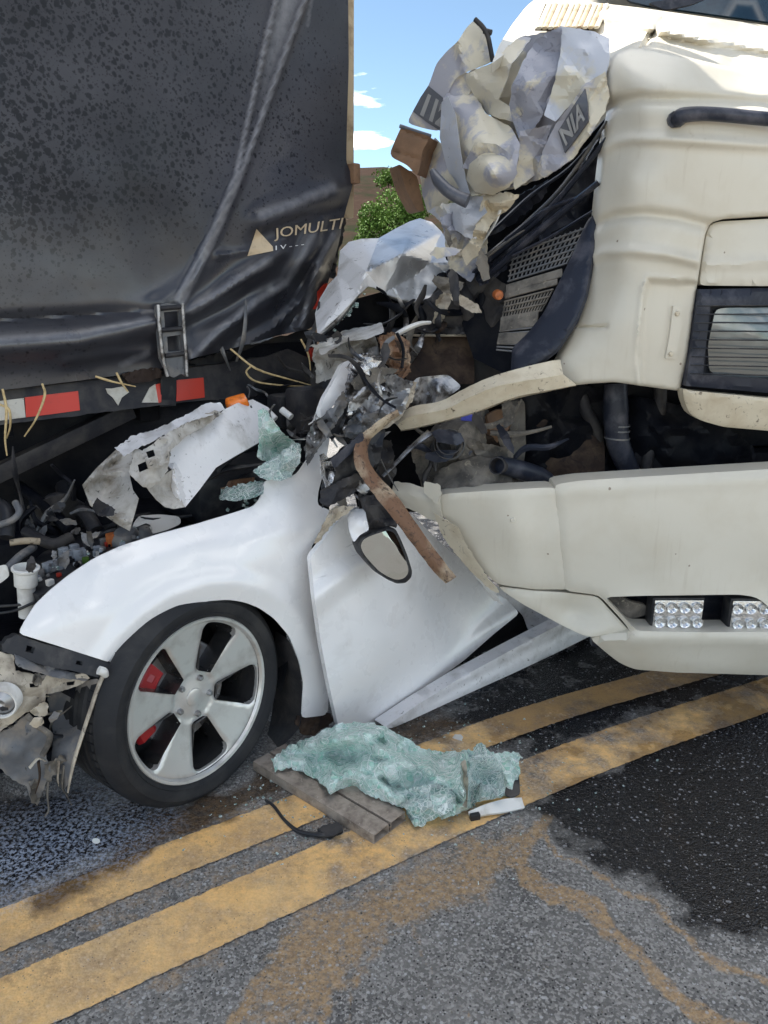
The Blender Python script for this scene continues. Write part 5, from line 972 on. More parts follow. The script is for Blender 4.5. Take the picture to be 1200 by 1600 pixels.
# crumpled hood
HP = plane3((200, 760, 2.15), (400, 640, 2.55), (290, 790, 2.2))
sheet('hood', 'hood_inner', car, [(129, 757), (150, 732), (184, 700), (210, 690), (206, 720), (203, 745), (208, 766), (217, 779), (210, 805), (203, 829), (186, 820), (160, 802), (141, 789)], HP, ctrl=[(129, 757, -.02), (184, 700, -.10), (206, 720, -.06), (217, 779, .06), (203, 829, .02), (160, 770, -.08), (186, 800, .0)], creases=[([(139, 778), (165, 800), (200, 815)], .02, 7), ([(150, 745), (185, 735)], .03, 10), ([(131, 757), (160, 727), (205, 695)], .03, 9)], facets=[(.012, 30, 83)], sharp=16, k=0, res=5, thick=.004)
sheet('hood', 'car_white_bent', car, [(262, 700), (300, 676), (335, 655), (350, 640), (370, 630), (395, 624), (420, 637), (413, 660), (404, 692), (372, 710), (338, 730), (312, 765), (290, 792), (276, 785), (268, 760), (270, 735), (258, 722)], HP, ctrl=[(262, 700, .06), (350, 640, .02), (420, 637, -.02), (404, 692, .0), (338, 730, .02), (290, 792, .04), (270, 735, .05), (340, 680, .05)], creases=[([(270, 733), (282, 785)], .03, 8), ([(350, 650), (390, 690)], .015, 20, 'g')], sharp=16, k=0, res=6, thick=.004, facets=[(.006, 50, 84)])
sheet('hood_lip', 'hood_inner', car, [(202, 738), (210, 700), (222, 704), (240, 692), (262, 676), (300, 655), (336, 640), (348, 646), (325, 662), (290, 682), (268, 702), (262, 735), (250, 752), (232, 764), (214, 752)], HP, ctrl=[(202, 738, .08), (222, 704, .10), (300, 655, .09), (348, 646, .08), (262, 735, .10), (232, 764, .10), (240, 720, .15)], facets=[(.02, 18, 85)], sharp=16, k=0, res=4, torn=1.2, holes=[[(228, 706), (240, 702), (243, 712), (232, 716)], [(215, 726), (228, 720), (232, 732), (218, 738)]])
sheet('hood_fold', 'hood_inner', car, [(232, 765), (262, 738), (272, 732), (276, 760), (288, 792), (272, 795), (258, 792), (244, 780)], HP, ctrl=[(232, 765, .10), (272, 732, .08), (288, 792, .06), (258, 770, .05)], facets=[(.01, 20, 86)], sharp=16, k=0, res=5)
sheet('hood_crown', 'car_white_bent', car, [(180, 700), (205, 682), (250, 668), (290, 648), (322, 630), (345, 628), (352, 640), (330, 648), (296, 658), (262, 676), (238, 690), (215, 700), (195, 712)], HP, ctrl=[(180, 700, .02), (250, 668, .06), (322, 630, .05), (352, 640, .07), (262, 680, .12), (215, 702, .10)], facets=[(.025, 16, 87)], sharp=16, k=0, res=4, torn=1.2)
tpx('cowl_strip', 'black_plastic', car, [(276, 780, 2.28), (310, 755, 2.34), (345, 735, 2.42), (385, 728, 2.44), (424, 725, 2.46)], [.012, .016, .02, .014, .01], flat=.6)
tpx('wiper_arm', 'black_plastic', car, [(338, 738, 2.40), (350, 722, 2.42), (404, 690, 2.5)], [.014, .02, .008], flat=.5)
sheet('windscreen_remnant', 'glass_aqua', car, [(403, 642), (414, 637), (422, 650), (436, 668), (446, 680), (462, 690), (466, 712), (450, 722), (430, 726), (402, 716), (405, 690)], YP(2.58, 25), ctrl=[(403, 642, 0), (422, 660, .08), (466, 712, .0), (402, 716, .0), (440, 700, -.05)], facets=[(.03, 18, 88)], res=4, torn=1.5)
sheet('windscreen_remnant', 'glass_clear', car, [(418, 722), (450, 700), (468, 690), (472, 715), (455, 745), (432, 752), (408, 748), (395, 735)], YP(2.5, 25), ctrl=[(395, 735, 0), (468, 690, -.04), (440, 750, .05)], facets=[(.03, 20, 89)], res=4, torn=1.5)
sheet('windscreen_remnant', 'glass_clear', car, [(345, 765), (380, 756), (412, 750), (414, 768), (400, 778), (360, 783), (342, 780)], YP(2.4, 10), ctrl=[(345, 765, -.06), (412, 750, -.02), (360, 783, .03)], facets=[(.02, 14, 90)], res=4, torn=1.5)
sheet('dashboard', 'black_plastic', car, [(310, 790), (350, 760), (400, 735), (450, 730), (415, 760), (400, 785), (350, 800), (318, 805)], YP(2.5), res=8, facets=[(.04, 30, 91)], thick=.04)
sheet('dash_vent', 'rust', car, [(335, 758), (365, 750), (400, 745), (395, 756), (350, 766)], YP(2.46), res=5, facets=[(.02, 14, 92)])
box('dash_block', 'black_plastic', car, at(360, 760, 2.65), (.4, .3, .16), axes(D), .02)
for i in range(26):
    x = rg.uniform(345, 415); y = rg.uniform(752, 800); s = rg.uniform(.005, .012); box('glass_crumb', 'glass_clear', car, at(x, y, 2.37), (s, s, s), axes(rg.uniform(-1, 1, 3)), .001, 1)
for a, b in (((415, 640), (430, 655)), ((440, 640), (455, 652)), ((428, 670), (440, 690))): tpx('trim_bit', 'white_plastic', car, [(*a, 2.62), (*b, 2.6)], .012, m=2)
box('seat_frame', 'black_dusty', car, at(478, 640, 2.75), (.12, .1, .16), axes(D), .02); box('seat_shell', 'black_plastic', car, at(452, 640, 2.85), (.14, .1, .12), axes(D), .02)
# pillar and torn upper body
PP = plane3((470, 735, 2.28), (555, 580, 2.62), (520, 760, 2.35))
sheet('windscreen_pillar', 'car_white', car, [(536, 566), (548, 562), (557, 580), (552, 600), (538, 614), (520, 635), (503, 654), (500, 640), (508, 618), (520, 598)], PP, ctrl=[(536, 566, .0), (557, 580, .0), (530, 605, .03), (503, 654, .0)], facets=[(.005, 25, 94)], res=4, thick=.02)
MESS = [('foil', [(552, 562), (565, 552), (585, 560), (600, 575), (615, 585), (600, 590), (575, 582), (556, 576)], 2.56, .03, 14), ('black_dusty', [(550, 568), (570, 572), (592, 582), (620, 586), (600, 592), (570, 588), (552, 580)], 2.54, .03, 16),
        ('foil', [(556, 588), (580, 592), (605, 588), (622, 585), (620, 605), (612, 615), (590, 606), (570, 598)], 2.53, .03, 12), ('black_plastic', [(562, 645), (580, 618), (600, 606), (615, 616), (608, 640), (585, 648)], 2.56, .03, 22),
        ('bare_metal', [(540, 598), (556, 588), (572, 598), (562, 620), (548, 650), (542, 640)], 2.54, .03, 16), ('grey_plastic', [(548, 640), (562, 610), (580, 600), (576, 625), (562, 645), (552, 670), (540, 672)], 2.52, .02, 14),
        ('black_plastic', [(505, 660), (522, 640), (538, 615), (545, 640), (535, 670), (518, 690), (512, 678)], 2.5, .03, 20), ('bare_metal', [(480, 680), (495, 650), (505, 655), (515, 676), (500, 690), (486, 710), (478, 720)], 2.44, .03, 12),
        ('grey_plastic', [(495, 660), (503, 655), (515, 670), (520, 680), (512, 684), (500, 672)], 2.42, .01, 9), ('grey_plastic', [(535, 672), (555, 655), (575, 668), (560, 690), (540, 682)], 2.50, .03, 12),
        ('black_plastic', [(503, 760), (508, 728), (540, 700), (570, 675), (572, 700), (562, 730), (540, 745), (520, 765), (505, 792)], 2.40, .015, 30), ('blue_black', [(510, 724), (535, 702), (566, 676), (570, 684), (545, 712), (516, 738)], 2.37, .006, 30),
        ('black_dusty', [(502, 765), (530, 752), (558, 740), (570, 750), (562, 765), (540, 778), (512, 793), (500, 785)], 2.37, .02, 20), ('bare_metal', [(545, 748), (560, 742), (580, 760), (570, 775), (556, 765)], 2.38, .02, 12),
        ('black_dusty', [(560, 770), (590, 765), (610, 785), (618, 815), (600, 822), (575, 812), (562, 795)], 2.40, .02, 16), ('beige_plastic', [(515, 800), (535, 790), (552, 792), (545, 800), (520, 818), (500, 845), (490, 850)], 2.36, .015, 14),
        ('grey_plastic', [(560, 650), (595, 640), (618, 655), (600, 662), (580, 668)], 2.5, .02, 12), ('rust', [(592, 525), (612, 520), (620, 540), (628, 560), (632, 580), (618, 582), (606, 565), (596, 550)], 2.62, .03, 13), ('brown_dirt', [(612, 530), (635, 535), (640, 560), (630, 590), (622, 570)], 2.66, .03, 12),
        ('bare_metal', [(600, 610), (620, 590), (645, 596), (640, 622), (622, 640), (600, 645)], 2.62, .03, 16), ('beige_plastic', [(598, 655), (620, 640), (640, 612), (647, 596), (652, 598), (645, 625), (625, 655), (605, 668), (585, 676)], 2.55, .012, 16),
        ('grey_plastic', [(575, 545), (590, 540), (600, 556), (590, 568), (576, 560)], 2.62, .03, 10), ('black_plastic', [(576, 690), (600, 690), (612, 720), (606, 745), (590, 750), (578, 730)], 2.60, .03, 18), ('grey_plastic', [(570, 740), (590, 745), (606, 768), (600, 775), (580, 762)], 2.5, .02, 12)]
for i, (mt, ol, y, am, ce) in enumerate(MESS):
    sheet('torn_panel', mt, car, ol, YP(y-.0015*i, 25), sharp=16, k=0, res=3.5, facets=[(am*1.3, ce, 100+i)], noise=(am*.5, 9, i), torn=1.2, seed=i, thick=.003)
for i, (pts, r_, mt) in enumerate([([(520, 640, 2.5), (512, 655, 2.46), (500, 662, 2.44), (490, 680, 2.42)], .005, 'foil'), ([(546, 585, 2.55), (541, 620, 2.5), (545, 650, 2.5), (538, 672, 2.48)], .005, 'bare_metal'), ([(620, 520, 2.62), (630, 545, 2.62), (628, 575, 2.6)], .006, 'engine_dark'), ([(540, 710, 2.4), (552, 722, 2.38), (556, 740, 2.37)], .005, 'foil'), ([(545, 760, 2.36), (556, 752, 2.35), (564, 766, 2.35)], .005, 'chrome'), ([(516, 800, 2.35), (528, 792, 2.34), (532, 800, 2.34)], .006, 'beige_plastic'), ([(590, 545, 2.6), (570, 555, 2.58), (550, 562, 2.56)], .005, 'foil')]):
    tpx('wiring', mt, car, pts, r_, n=6)
BIG = [('bare_metal', [(545, 602), (575, 588), (620, 586), (642, 600), (634, 640), (602, 664), (562, 676), (535, 672), (540, 640)], 2.50, [(.045, 30, 401), (.014, 11, 402)]),
       ('black_plastic', [(503, 762), (513, 718), (560, 680), (602, 672), (594, 720), (562, 745), (532, 775), (505, 793)], 2.40, [(.035, 36, 403), (.008, 12, 404)]),
       ('black_dusty', [(572, 690), (612, 688), (620, 740), (602, 768), (574, 752)], 2.55, [(.04, 28, 405), (.01, 10, 406)]), ('foil', [(540, 575), (565, 552), (592, 556), (612, 584), (586, 596), (556, 592)], 2.54, [(.035, 22, 407), (.012, 9, 408)]),
       ('rust', [(590, 528), (612, 518), (640, 532), (642, 580), (625, 594), (604, 568)], 2.62, [(.04, 24, 409), (.012, 10, 410)]), ('hood_inner', [(492, 540), (530, 524), (585, 520), (592, 545), (550, 562), (520, 590), (494, 600)], 2.80, [(.05, 34, 411), (.012, 12, 412)]),
       ('grey_plastic', [(476, 700), (492, 660), (520, 636), (536, 610), (545, 628), (522, 668), (498, 700), (480, 728)], 2.46, [(.03, 22, 413), (.008, 9, 414)])]
for mt, ol, y, fc in BIG: sheet('torn_panel', mt, car, ol, YP(y, 22), res=3.5, facets=fc, torn=1.6, k=0, sharp=20, thick=.003)
for mt, ol, y, fc in [('black_dusty', [(690, 442), (755, 420), (798, 450), (792, 520), (700, 522), (640, 520), (655, 482)], 2.92, [(.06, 42, 421), (.015, 14, 422)]), ('primer', [(688, 340), (730, 318), (766, 330), (760, 400), (735, 440), (702, 420)], 2.86, [(.05, 34, 423), (.014, 12, 424)]),
                      ('grey_dust', [(640, 700), (690, 668), (745, 690), (800, 700), (806, 760), (660, 764)], 2.70, [(.05, 36, 425), (.014, 13, 426)]), ('engine_dark', [(800, 610), (900, 600), (1100, 640), (1180, 700), (1180, 770), (800, 770)], 2.93, [(.08, 60, 427), (.02, 18, 428)])]:
    sheet('torn_panel', mt, truck, ol, YP(y, -8), res=4.5, facets=fc, torn=1.6, k=0, sharp=20, thick=.003)
def shards(poly, n, Y, yaw, mats, smin, smax, seed, parent, nm='torn_panel', el=(.25, .7)):
    r_ = np.random.RandomState(seed); poly = np.array(poly, float); lo, hi = poly.min(0), poly.max(0); c_ = 0
    while c_ < n:
        p = r_.uniform(lo, hi)
        if not inside(poly, p[None])[0]: continue
        s = r_.uniform(smin, smax); a0 = r_.uniform(0, 6.28); el_ = r_.uniform(*el); m = r_.randint(5, 9); ol = []
        for q in range(m):
            a = q*6.283/m; x, y = s*math.cos(a)*r_.uniform(.6, 1.2), s*el_*math.sin(a)*r_.uniform(.6, 1.2); ol.append((p[0]+x*math.cos(a0)-y*math.sin(a0), p[1]+x*math.sin(a0)+y*math.cos(a0)))
        sheet(nm, mats[r_.randint(len(mats))], parent, ol, YP(Y+r_.uniform(-.06, .06), yaw+r_.uniform(-40, 40)), res=3.2, k=0, facets=[(.02, 9+s*.35, seed*100+c_)], torn=.8, seed=c_, sharp=15, thick=.002); c_ += 1
shards([(500, 650), (545, 570), (600, 530), (640, 580), (620, 650), (580, 690), (570, 760), (510, 790)], 7, 2.46, 20, ['foil', 'bare_metal', 'black_plastic', 'grey_plastic', 'black_dusty', 'bare_metal', 'grey_dust'], 22, 44, 7, car, el=(.2, .4))
shards([(690, 320), (760, 300), (770, 420), (720, 520), (690, 500)], 9, 2.78, 0, ['primer', 'black_dusty', 'grey_dust', 'cream_chipped', 'beige_plastic', 'blue_black'], 16, 36, 8, truck, 'torn_panel', (.25, .5))
shards([(480, 520), (560, 510), (600, 540), (540, 600), (480, 650)], 14, 2.76, 0, ['black_dusty', 'grey_dust', 'hood_inner', 'black_plastic'], 8, 24, 9, car)
shards([(640, 690), (700, 660), (800, 640), (840, 700), (780, 770), (640, 760)], 11, 2.64, 0, ['black_dusty', 'grey_dust', 'engine_dark', 'brown_dirt', 'blue_black'], 16, 40, 10, truck)
shards([(20, 860), (60, 790), (160, 790), (180, 830), (60, 900)], 22, 2.3, 0, ['black_dusty', 'engine_dark', 'black_plastic', 'grey_plastic'], 8, 22, 11, car, 'bay_fragment')
shards([(0, 1040), (70, 1050), (90, 1120), (40, 1220), (0, 1190)], 16, 1.86, 0, ['beige_plastic', 'grey_plastic', 'grey_dust', 'black_plastic'], 7, 18, 12, car, 'bumper_fragment')
def tangle(poly, n, Y, mats, rmin, rmax, lmin, lmax, seed, parent, nm='bent_strip', flat=.35):
    r_ = np.random.RandomState(seed); poly = np.array(poly, float); lo, hi = poly.min(0), poly.max(0); c_ = 0
    while c_ < n:
        p = r_.uniform(lo, hi)
        if not inside(poly, p[None])[0]: continue
        a = r_.uniform(0, 6.28); pts = []; st = r_.uniform(lmin, lmax)/3
        for q in range(4):
            pts.append((p[0], p[1], Y+r_.uniform(-.05, .05))); a += r_.uniform(-.8, .8); p = p+st*np.array([math.cos(a), math.sin(a)])
        tpx(nm, mats[r_.randint(len(mats))], parent, pts, [r_.uniform(rmin, rmax)*k_ for k_ in (.7, 1, .9, .4)], n=6, m=4, flat=flat); c_ += 1
tangle([(505, 650), (545, 570), (600, 530), (640, 580), (620, 650), (585, 690), (575, 750), (520, 780)], 13, 2.44, ['foil', 'black_plastic', 'bare_metal', 'black_dusty', 'chrome', 'grey_plastic', 'engine_dark'], .005, .016, 40, 90, 21, car)
tangle([(685, 430), (790, 430), (795, 520), (640, 525), (600, 480)], 12, 2.85, ['black_dusty', 'engine_dark', 'grey_dust', 'blue_black', 'bare_metal', 'brown_dirt'], .006, .018, 40, 90, 22, truck)
tangle([(620, 690), (700, 650), (800, 650), (830, 740), (640, 755)], 10, 2.66, ['black_dusty', 'engine_dark', 'grey_dust', 'brown_dirt', 'blue_black'], .006, .016, 50, 110, 23, truck, 'loose_hose', .9)
tangle([(830, 620), (1180, 640), (1180, 730), (850, 740)], 22, 2.9, ['engine_dark', 'black_dusty', 'brown_dirt', 'blue_black'], .006, .02, 60, 160, 24, truck, 'loose_hose', .9)
tangle([(0, 800), (60, 760), (170, 770), (200, 810), (60, 900), (0, 930)], 14, 2.35, ['black_dusty', 'engine_dark', 'black_plastic', 'grey_plastic'], .004, .014, 40, 110, 25, car, 'loose_hose', .9)
tangle([(300, 570), (480, 530), (495, 620), (400, 625)], 7, 2.88, ['black_dusty', 'engine_dark', 'grey_plastic'], .004, .012, 40, 100, 26, trailer, 'bent_strip')
tangle([(430, 650), (480, 640), (500, 660), (470, 720), (425, 720)], 14, 2.52, ['black_plastic', 'grey_plastic', 'white_plastic', 'black_dusty'], .004, .010, 25, 60, 27, car)
tangle([(0, 1060), (90, 1070), (70, 1200), (0, 1180)], 16, 1.84, ['beige_plastic', 'grey_plastic', 'black_plastic', 'grey_dust'], .003, .008, 30, 80, 28, car, 'torn_strip')
# crushed roof and cabin further back
RF = plane3((510, 480, 2.85), (700, 420, 3.05), (600, 370, 3.25))
RL = [(531, 392, .0), (545, 378, -.02), (592, 372, .03), (572, 424, .11), (527, 430, .0), (656, 341, -.06), (690, 362, -.04), (706, 390, .03), (628, 397, .13), (713, 412, .05), (710, 436, .0), (690, 458, -.02), (648, 468, -.02), (646, 432, .02), (672, 410, .05), (600, 458, .03), (630, 468, .0), (575, 446, .06), (560, 460, .07), (496, 522, .0), (492, 490, -.05), (500, 466, -.05), (512, 446, -.03), (535, 470, .05)]
def roof_piece(mt, ol): sheet('roof', mt, car, ol, RF, lin=RL, noise=(.008, 50, 3), res=4, k=0, sharp=14, thick=.004)
roof_piece('car_white_bent', [(531, 392), (545, 378), (565, 373), (592, 372), (572, 424), (527, 430)])
roof_piece('roof_metal', [(592, 372), (620, 356), (640, 346), (656, 341), (675, 347), (690, 362), (706, 390), (713, 412), (710, 436), (690, 458), (660, 469), (630, 468), (600, 458), (572, 424)])
roof_piece('car_white_bent', [(527, 430), (572, 424), (600, 458), (585, 448), (575, 446), (560, 460), (535, 487), (512, 508), (496, 522), (492, 490), (500, 466), (512, 446)])
tpx('roof_edge', 'bare_metal', car, [(498, 524, 2.84), (530, 496, 2.84), (566, 450, 2.86), (585, 446, 2.88), (620, 466, 2.9), (660, 471, 2.92), (694, 458, 2.95), (711, 436, 2.98)], [.010, .012, .01, .01, .01, .008, .008, .006])
for i in range(14):
    x = rg.uniform(520, 570); y = 525-(x-500)*1.05+rg.uniform(4, 16); s = rg.uniform(.006, .016); box('glass_crumb', 'glass_clear', car, at(x, y, 2.86), (s, s, s), axes(rg.uniform(-1, 1, 3)), .001, 1)
sheet('inner_roof_rail', 'hood_inner', car, [(498, 535), (540, 516), (580, 508), (598, 503), (600, 520), (572, 530), (545, 532), (515, 548), (500, 556)], YP(2.78), ctrl=[(498, 535, .0), (598, 503, -.03), (545, 525, .04)], facets=[(.02, 25, 97)], res=5, torn=1)
sheet('cabin_lining', 'black_dusty', car, [(496, 555), (520, 545), (560, 535), (590, 545), (575, 575), (540, 590), (500, 612), (488, 620), (485, 590)], YP(2.82), facets=[(.04, 30, 98)], res=6)
sheet('cabin_lining', 'brown_panel', car, [(478, 605), (498, 600), (512, 605), (500, 640), (484, 660), (470, 655), (484, 640), (486, 620)], YP(2.86), facets=[(.02, 20, 99)], res=5, thick=.02)
tpx('roof_trim', 'white_plastic', car, [(618, 524, 2.70), (635, 514, 2.70), (655, 506, 2.72), (672, 504, 2.74)], [.014, .016, .014, .01], flat=.6)
sheet('torn_panel', 'beige_plastic', car, [(682, 470), (700, 445), (712, 430), (706, 462), (698, 490), (684, 512), (676, 505)], YP(2.85), facets=[(.03, 14, 130)], sharp=16, k=0, res=4, torn=1.5)
box('cabin_mass', 'engine_dark', car, at(650, 580, 3.2), (.5, .35, .35), axes(D), .05)
# side mirror
mo = [(556, 850), (562, 838), (580, 830), (606, 822), (618, 826), (626, 842), (636, 866), (644, 892), (643, 902), (634, 911), (620, 912), (606, 906), (590, 896), (575, 880), (563, 866)]
MP = Plane(CARP.pt(600, 860, .16), np.array([.30, -.95, .16]))
mir = sheet('side_mirror', 'black_plastic', car, mo, MP, ctrl=[(0, 0, 0)], res=4, thick=.05, round_=(7, .014))
mi = np.array(mo, float); mc = mi.mean(0); gi = (mc+(mi-mc)*.86).tolist()
sheet('mirror_glass', 'mirror', mir, gi, MP, ctrl=[(0, 0, .0035)], res=5, thick=.003, facets=[(.0005, 16, 131)])
sheet('mirror_cap', 'car_white', mir, [(544, 806), (556, 796), (570, 795), (574, 815), (577, 828), (562, 836), (553, 848), (546, 830)], MP, ctrl=[(544, 806, -.06), (570, 795, -.05), (562, 836, .0), (553, 848, .0), (560, 815, .0)], res=4, thick=.01, creases=[([(568, 796), (574, 830)], .01, 5)])
sheet('mirror_arm', 'black_dusty', mir, [(565, 778), (585, 772), (605, 784), (620, 808), (622, 825), (606, 822), (580, 830), (574, 812)], MP, ctrl=[(0, 0, -.03)], facets=[(.025, 14, 132)], res=4, torn=1, thick=.03)
# a rusty bent metal strip lies over the door
L1 = [(620, 640, 2.39), (592, 658, 2.37), (558, 688, 2.33), (553, 722, 2.29), (568, 750, 2.27), (590, 780, 2.23), (616, 812, 2.20), (650, 855, 2.18), (675, 888, 2.17), (697, 910, 2.17)]
L2 = [(624, 648, 2.43), (606, 664, 2.40), (580, 690, 2.37), (582, 722, 2.33), (600, 748, 2.30), (622, 768, 2.27), (644, 800, 2.23), (672, 842, 2.20), (698, 876, 2.18), (716, 900, 2.18)]
L2 = [tuple(np.array(b_)*.78+np.array(a_)*.22) for a_, b_ in zip(L1, L2)]
Lm = [tuple((np.array(a)+np.array(b))/2+np.array([0, 0, -.012])) for a, b in zip(L1, L2)]
tag(lpx('metal_strip', 'rust', None, [L1, Lm, L2], .005, mu=5, jitter=.0008), 'rusty bent metal strip hanging over the white car door', 'metal strip')
tag(tpx('metal_strut', 'bare_metal', None, [(598, 744, 2.46), (620, 722, 2.48), (645, 697, 2.5), (672, 676, 2.52)], [.009, .012, .012, .022], n=6, flat=.5), 'shiny bent metal strut poking out below the cream nose bar', 'strut')
# ------------------------------------------------------------------ debris on the road
def gpt(px, py, z=0): return ground(np.array([float(px)]), np.array([float(py)]), z)[0]
# hollow slatted plank, its open end to the camera
pa, pb2 = gpt(396, 1204, .0), gpt(584, 1321, .0); pd = (pb2-pa)/np.linalg.norm(pb2-pa); pn = np.cross((0, 0, 1), pd); 
if pn[1] < 0: pn = -pn
plank = thing('floor_plank', 'dirty hollow ribbed floor plank half under the broken glass', 'plank', tuple(pa))
pw, phh = .135, .034; Lp = np.linalg.norm(pb2-pa); b0 = pa; rot = axes(pd)
def pbox(nm, y0, y1, z0, z1, mt='plank', x0=0, x1=None):
    x1 = Lp if x1 is None else x1
    return box(nm, mt, plank, b0+pd*(x0+x1)/2+pn*(y0+y1)/2+np.array([0, 0, (z0+z1)/2]), (x1-x0, abs(y1-y0), z1-z0), np.array([pd, np.cross((0, 0, 1), pd), (0, 0, 1)]).T, .002)
pbox('base_plate', 0, pw, .002, .005)
pbox('top_slat', 0, .063, phh-.004, phh); pbox('top_slat', .071, pw, phh-.004, phh); pbox('groove', .062, .072, phh-.012, phh-.009, 'black_dusty')
for y in (0, .060, .071, pw-.004): pbox('web', y, y+.003, .005, phh-.004)
for i in range(5): pbox('cross_batten', .002, pw-.002, phh, phh+.0025, 'plank', .02+i*.085, .024+i*.085) if False else None
# shattered laminated windscreen
class GP_:                                # sheet laid over the ground: offset is height
    n = np.array([0, 0, 1.])
    def map(s, px, py, off=0):
        r = rays(px, py); t = (np.asarray(off, float)-H)/r[..., 2]; return CAMP+r*t[..., None]
GRD = GP_()
go = [(425, 1187), (440, 1172), (470, 1158), (496, 1146), (525, 1132), (558, 1127), (585, 1130), (608, 1138), (632, 1152), (658, 1168), (696, 1175), (737, 1171), (765, 1175), (779, 1176), (812, 1174), (812, 1210), (810, 1242), (775, 1252), (735, 1262), (700, 1276), (668, 1288), (650, 1291), (640, 1278), (632, 1262), (617, 1256), (600, 1250), (575, 1240), (550, 1228), (532, 1232), (518, 1238), (505, 1224), (496, 1218), (470, 1204), (450, 1197), (430, 1204)]
wg = thing('broken_windscreen', 'crumpled sheet of shattered aqua glass lying on the yellow lines', 'broken glass', tuple(gpt(620, 1230)))
gctrl = [(425, 1195, .055), (450, 1190, .06), (470, 1160, .10), (558, 1127, .17), (520, 1170, .10), (608, 1138, .14), (658, 1168, .11), (696, 1175, .06), (737, 1171, .10), (812, 1174, .12), (810, 1242, .03), (735, 1262, .02), (650, 1291, .012), (617, 1256, .045), (550, 1228, .05), (518, 1238, .05), (600, 1190, .14), (640, 1210, .10), (700, 1230, .07), (720, 1210, .10), (765, 1200, .05)]
sheet('glass_sheet', 'glass_aqua', wg, go, GRD, ctrl=gctrl, res=4.5, facets=[(.030, 34, 140), (.020, 14, 141)], torn=2.2, k=0, sharp=22, thick=.004, creases=[([(445, 1180), (540, 1180), (600, 1215), (650, 1270)], -.02, 14), ([(480, 1165), (560, 1150), (620, 1185), (690, 1215), (730, 1240)], .03, 14), ([(722, 1180), (718, 1215), (728, 1258)], .05, 10)])
sheet('glass_flap', 'glass_clear', wg, [(728, 1215), (736, 1190), (742, 1165), (752, 1158), (760, 1168), (772, 1180), (785, 1200), (790, 1240), (770, 1246), (745, 1252), (735, 1258), (730, 1240)], GRD, ctrl=[(728, 1215, .10), (752, 1158, .20), (790, 1240, .05), (735, 1258, .03), (765, 1210, .10)], facets=[(.03, 18, 142)], res=4, torn=1.5, thick=.004)
sheet('glass_flap', 'glass_clear', wg, [(612, 1240), (650, 1230), (690, 1222), (715, 1230), (712, 1262), (680, 1278), (655, 1288), (640, 1270)], GRD, ctrl=[(612, 1240, .07), (715, 1230, .09), (655, 1288, .02), (680, 1250, .07)], facets=[(.015, 16, 143)], res=4.5, torn=1.5, thick=.004)
sheet('rubber_edge', 'black_plastic', wg, [(796, 1206), (810, 1196), (813, 1240), (800, 1246), (788, 1242)], GRD, ctrl=[(796, 1206, .06), (810, 1196, .07), (800, 1246, .03)], res=4)
sheet('torn_film', 'beige_plastic', wg, [(720, 1190), (728, 1186), (732, 1220), (730, 1262), (722, 1258), (716, 1225)], GRD, ctrl=[(720, 1190, .12), (732, 1220, .12), (722, 1258, .05)], res=4, facets=[(.01, 10, 144)])
def crumbs(region, n, seed, zmax, smin, smax):
    r_ = np.random.RandomState(seed); V = []; Fc = []
    cube = np.array([(x, y, z) for x in (-1, 1) for y in (-1, 1) for z in (-1, 1)])*.5; cf = [(0, 1, 3, 2), (4, 6, 7, 5), (0, 4, 5, 1), (2, 3, 7, 6), (0, 2, 6, 4), (1, 5, 7, 3)]
    for i in range(n):
        x, y = region(r_); p = gpt(x, y); s = r_.uniform(smin, smax); a = axes(r_.uniform(-1, 1, 3), r_.uniform(-1, 1, 3)); b = len(V)
        V += list((cube*[s, s*r_.uniform(.4, 1), s*r_.uniform(.3, .8)])@a.T+p+[0, 0, s*.3+r_.uniform(0, zmax)]); Fc += [tuple(q+b for q in f) for f in cf]
    return V, Fc
def reg1(r_):
    x = r_.normal(640, 130); return x, 1225-(x-640)*.1+r_.normal(0, 45)
V, Fc = crumbs(reg1, 800, 3, 0, .0025, .0085)
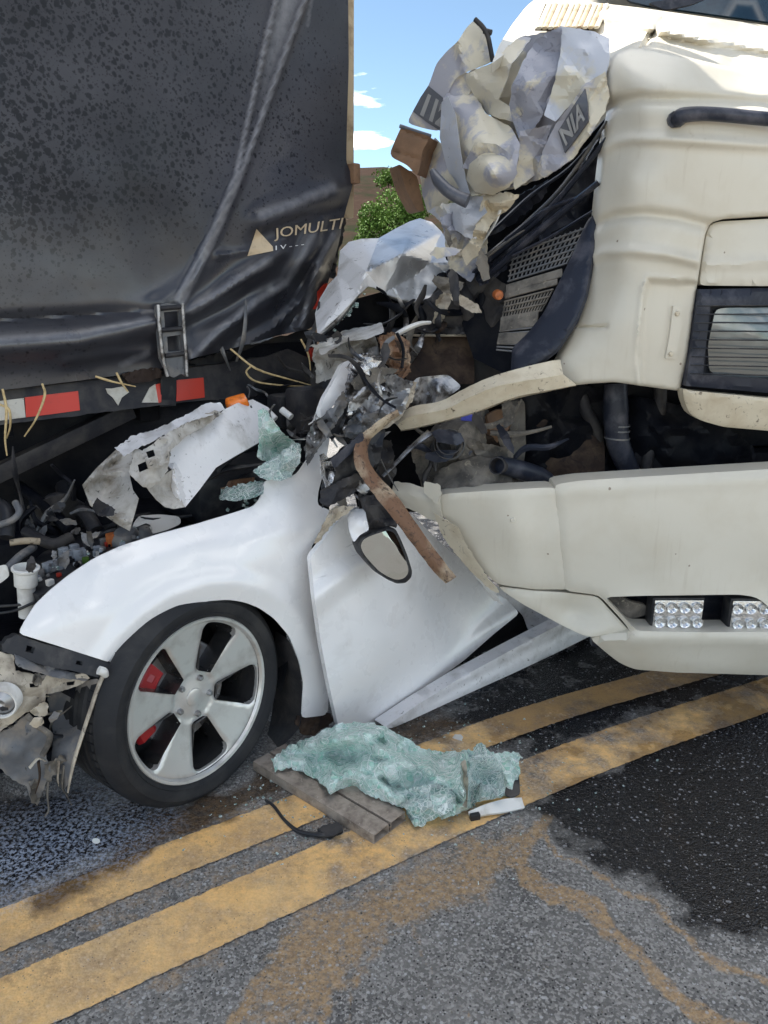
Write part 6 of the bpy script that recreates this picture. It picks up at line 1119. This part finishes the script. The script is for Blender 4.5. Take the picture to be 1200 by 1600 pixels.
o = obj('glass_fragments', V, Fc, 'glass_clear', None, smooth=False); o['kind'] = 'stuff'; o['label'] = 'small glass fragments scattered on the road around the windscreen'; o['category'] = 'glass'
def reg2(r_): return r_.uniform(-50, 1250), r_.uniform(1180, 1620)
V, Fc = crumbs(reg2, 700, 5, 0, .0015, .0045)
o = obj('road_grit', V, Fc, 'grey_dust', None, smooth=False); o['kind'] = 'stuff'; o['label'] = 'loose grit strewn over the wet road'; o['category'] = 'grit'
# white trim, cable, chips
wt = thing('white_trim', 'white curved plastic trim piece at the end of the broken glass', 'trim', tuple(gpt(775, 1275)))
loft('shell', 'white_plastic', wt, [[gpt(732, 1268, .02), gpt(760, 1256, .03), gpt(790, 1248, .032), gpt(815, 1246, .022)], [gpt(734, 1278, .008), gpt(762, 1272, .018), gpt(792, 1268, .016), gpt(820, 1262, .008)]], .008)
box('clip', 'black_plastic', wt, gpt(742, 1276, .012), (.03, .015, .02), axes((1, .3, 0)), .003)
tag(tube('cable', 'black_plastic', None, [gpt(415, 1250, .006), gpt(428, 1260, .006), gpt(445, 1282, .006), gpt(465, 1298, .007), gpt(490, 1304, .01), gpt(512, 1304, .01), gpt(535, 1298, .008)], [.004, .005, .005, .006, .006, .010, .006], m=6), 'thin black cable curling from under the wheel to the plank', 'cable')
tag(sheet('rubber_scrap', 'black_dusty', None, [(495, 1296), (510, 1287), (530, 1285), (538, 1296), (520, 1305), (500, 1306)], GRD, ctrl=[(495, 1296, .008), (520, 1290, .03), (500, 1306, .006)], facets=[(.01, 12, 150)], res=4, torn=1.5), 'small torn black rubber scrap beside the plank', 'scrap')
for (x, y, r_, lb) in ((715, 1152, .016, 'small pale chip lying on the far yellow line'), (150, 1313, .012, 'round white disc lying in the wet patch by the tyre')):
    sd_ = int(x); tag(sheet('debris_chip', 'white_plastic', None, [(x+r_*550*math.cos(a), y+r_*330*math.sin(a)) for a in np.linspace(0, 6.28, 12)[:-1]], GRD, ctrl=[(x-5, y, .008), (x+5, y, .014), (x, y-5, .02)], res=3, torn=.6 if x > 300 else 0, seed=sd_, thick=.004), lb, 'debris')
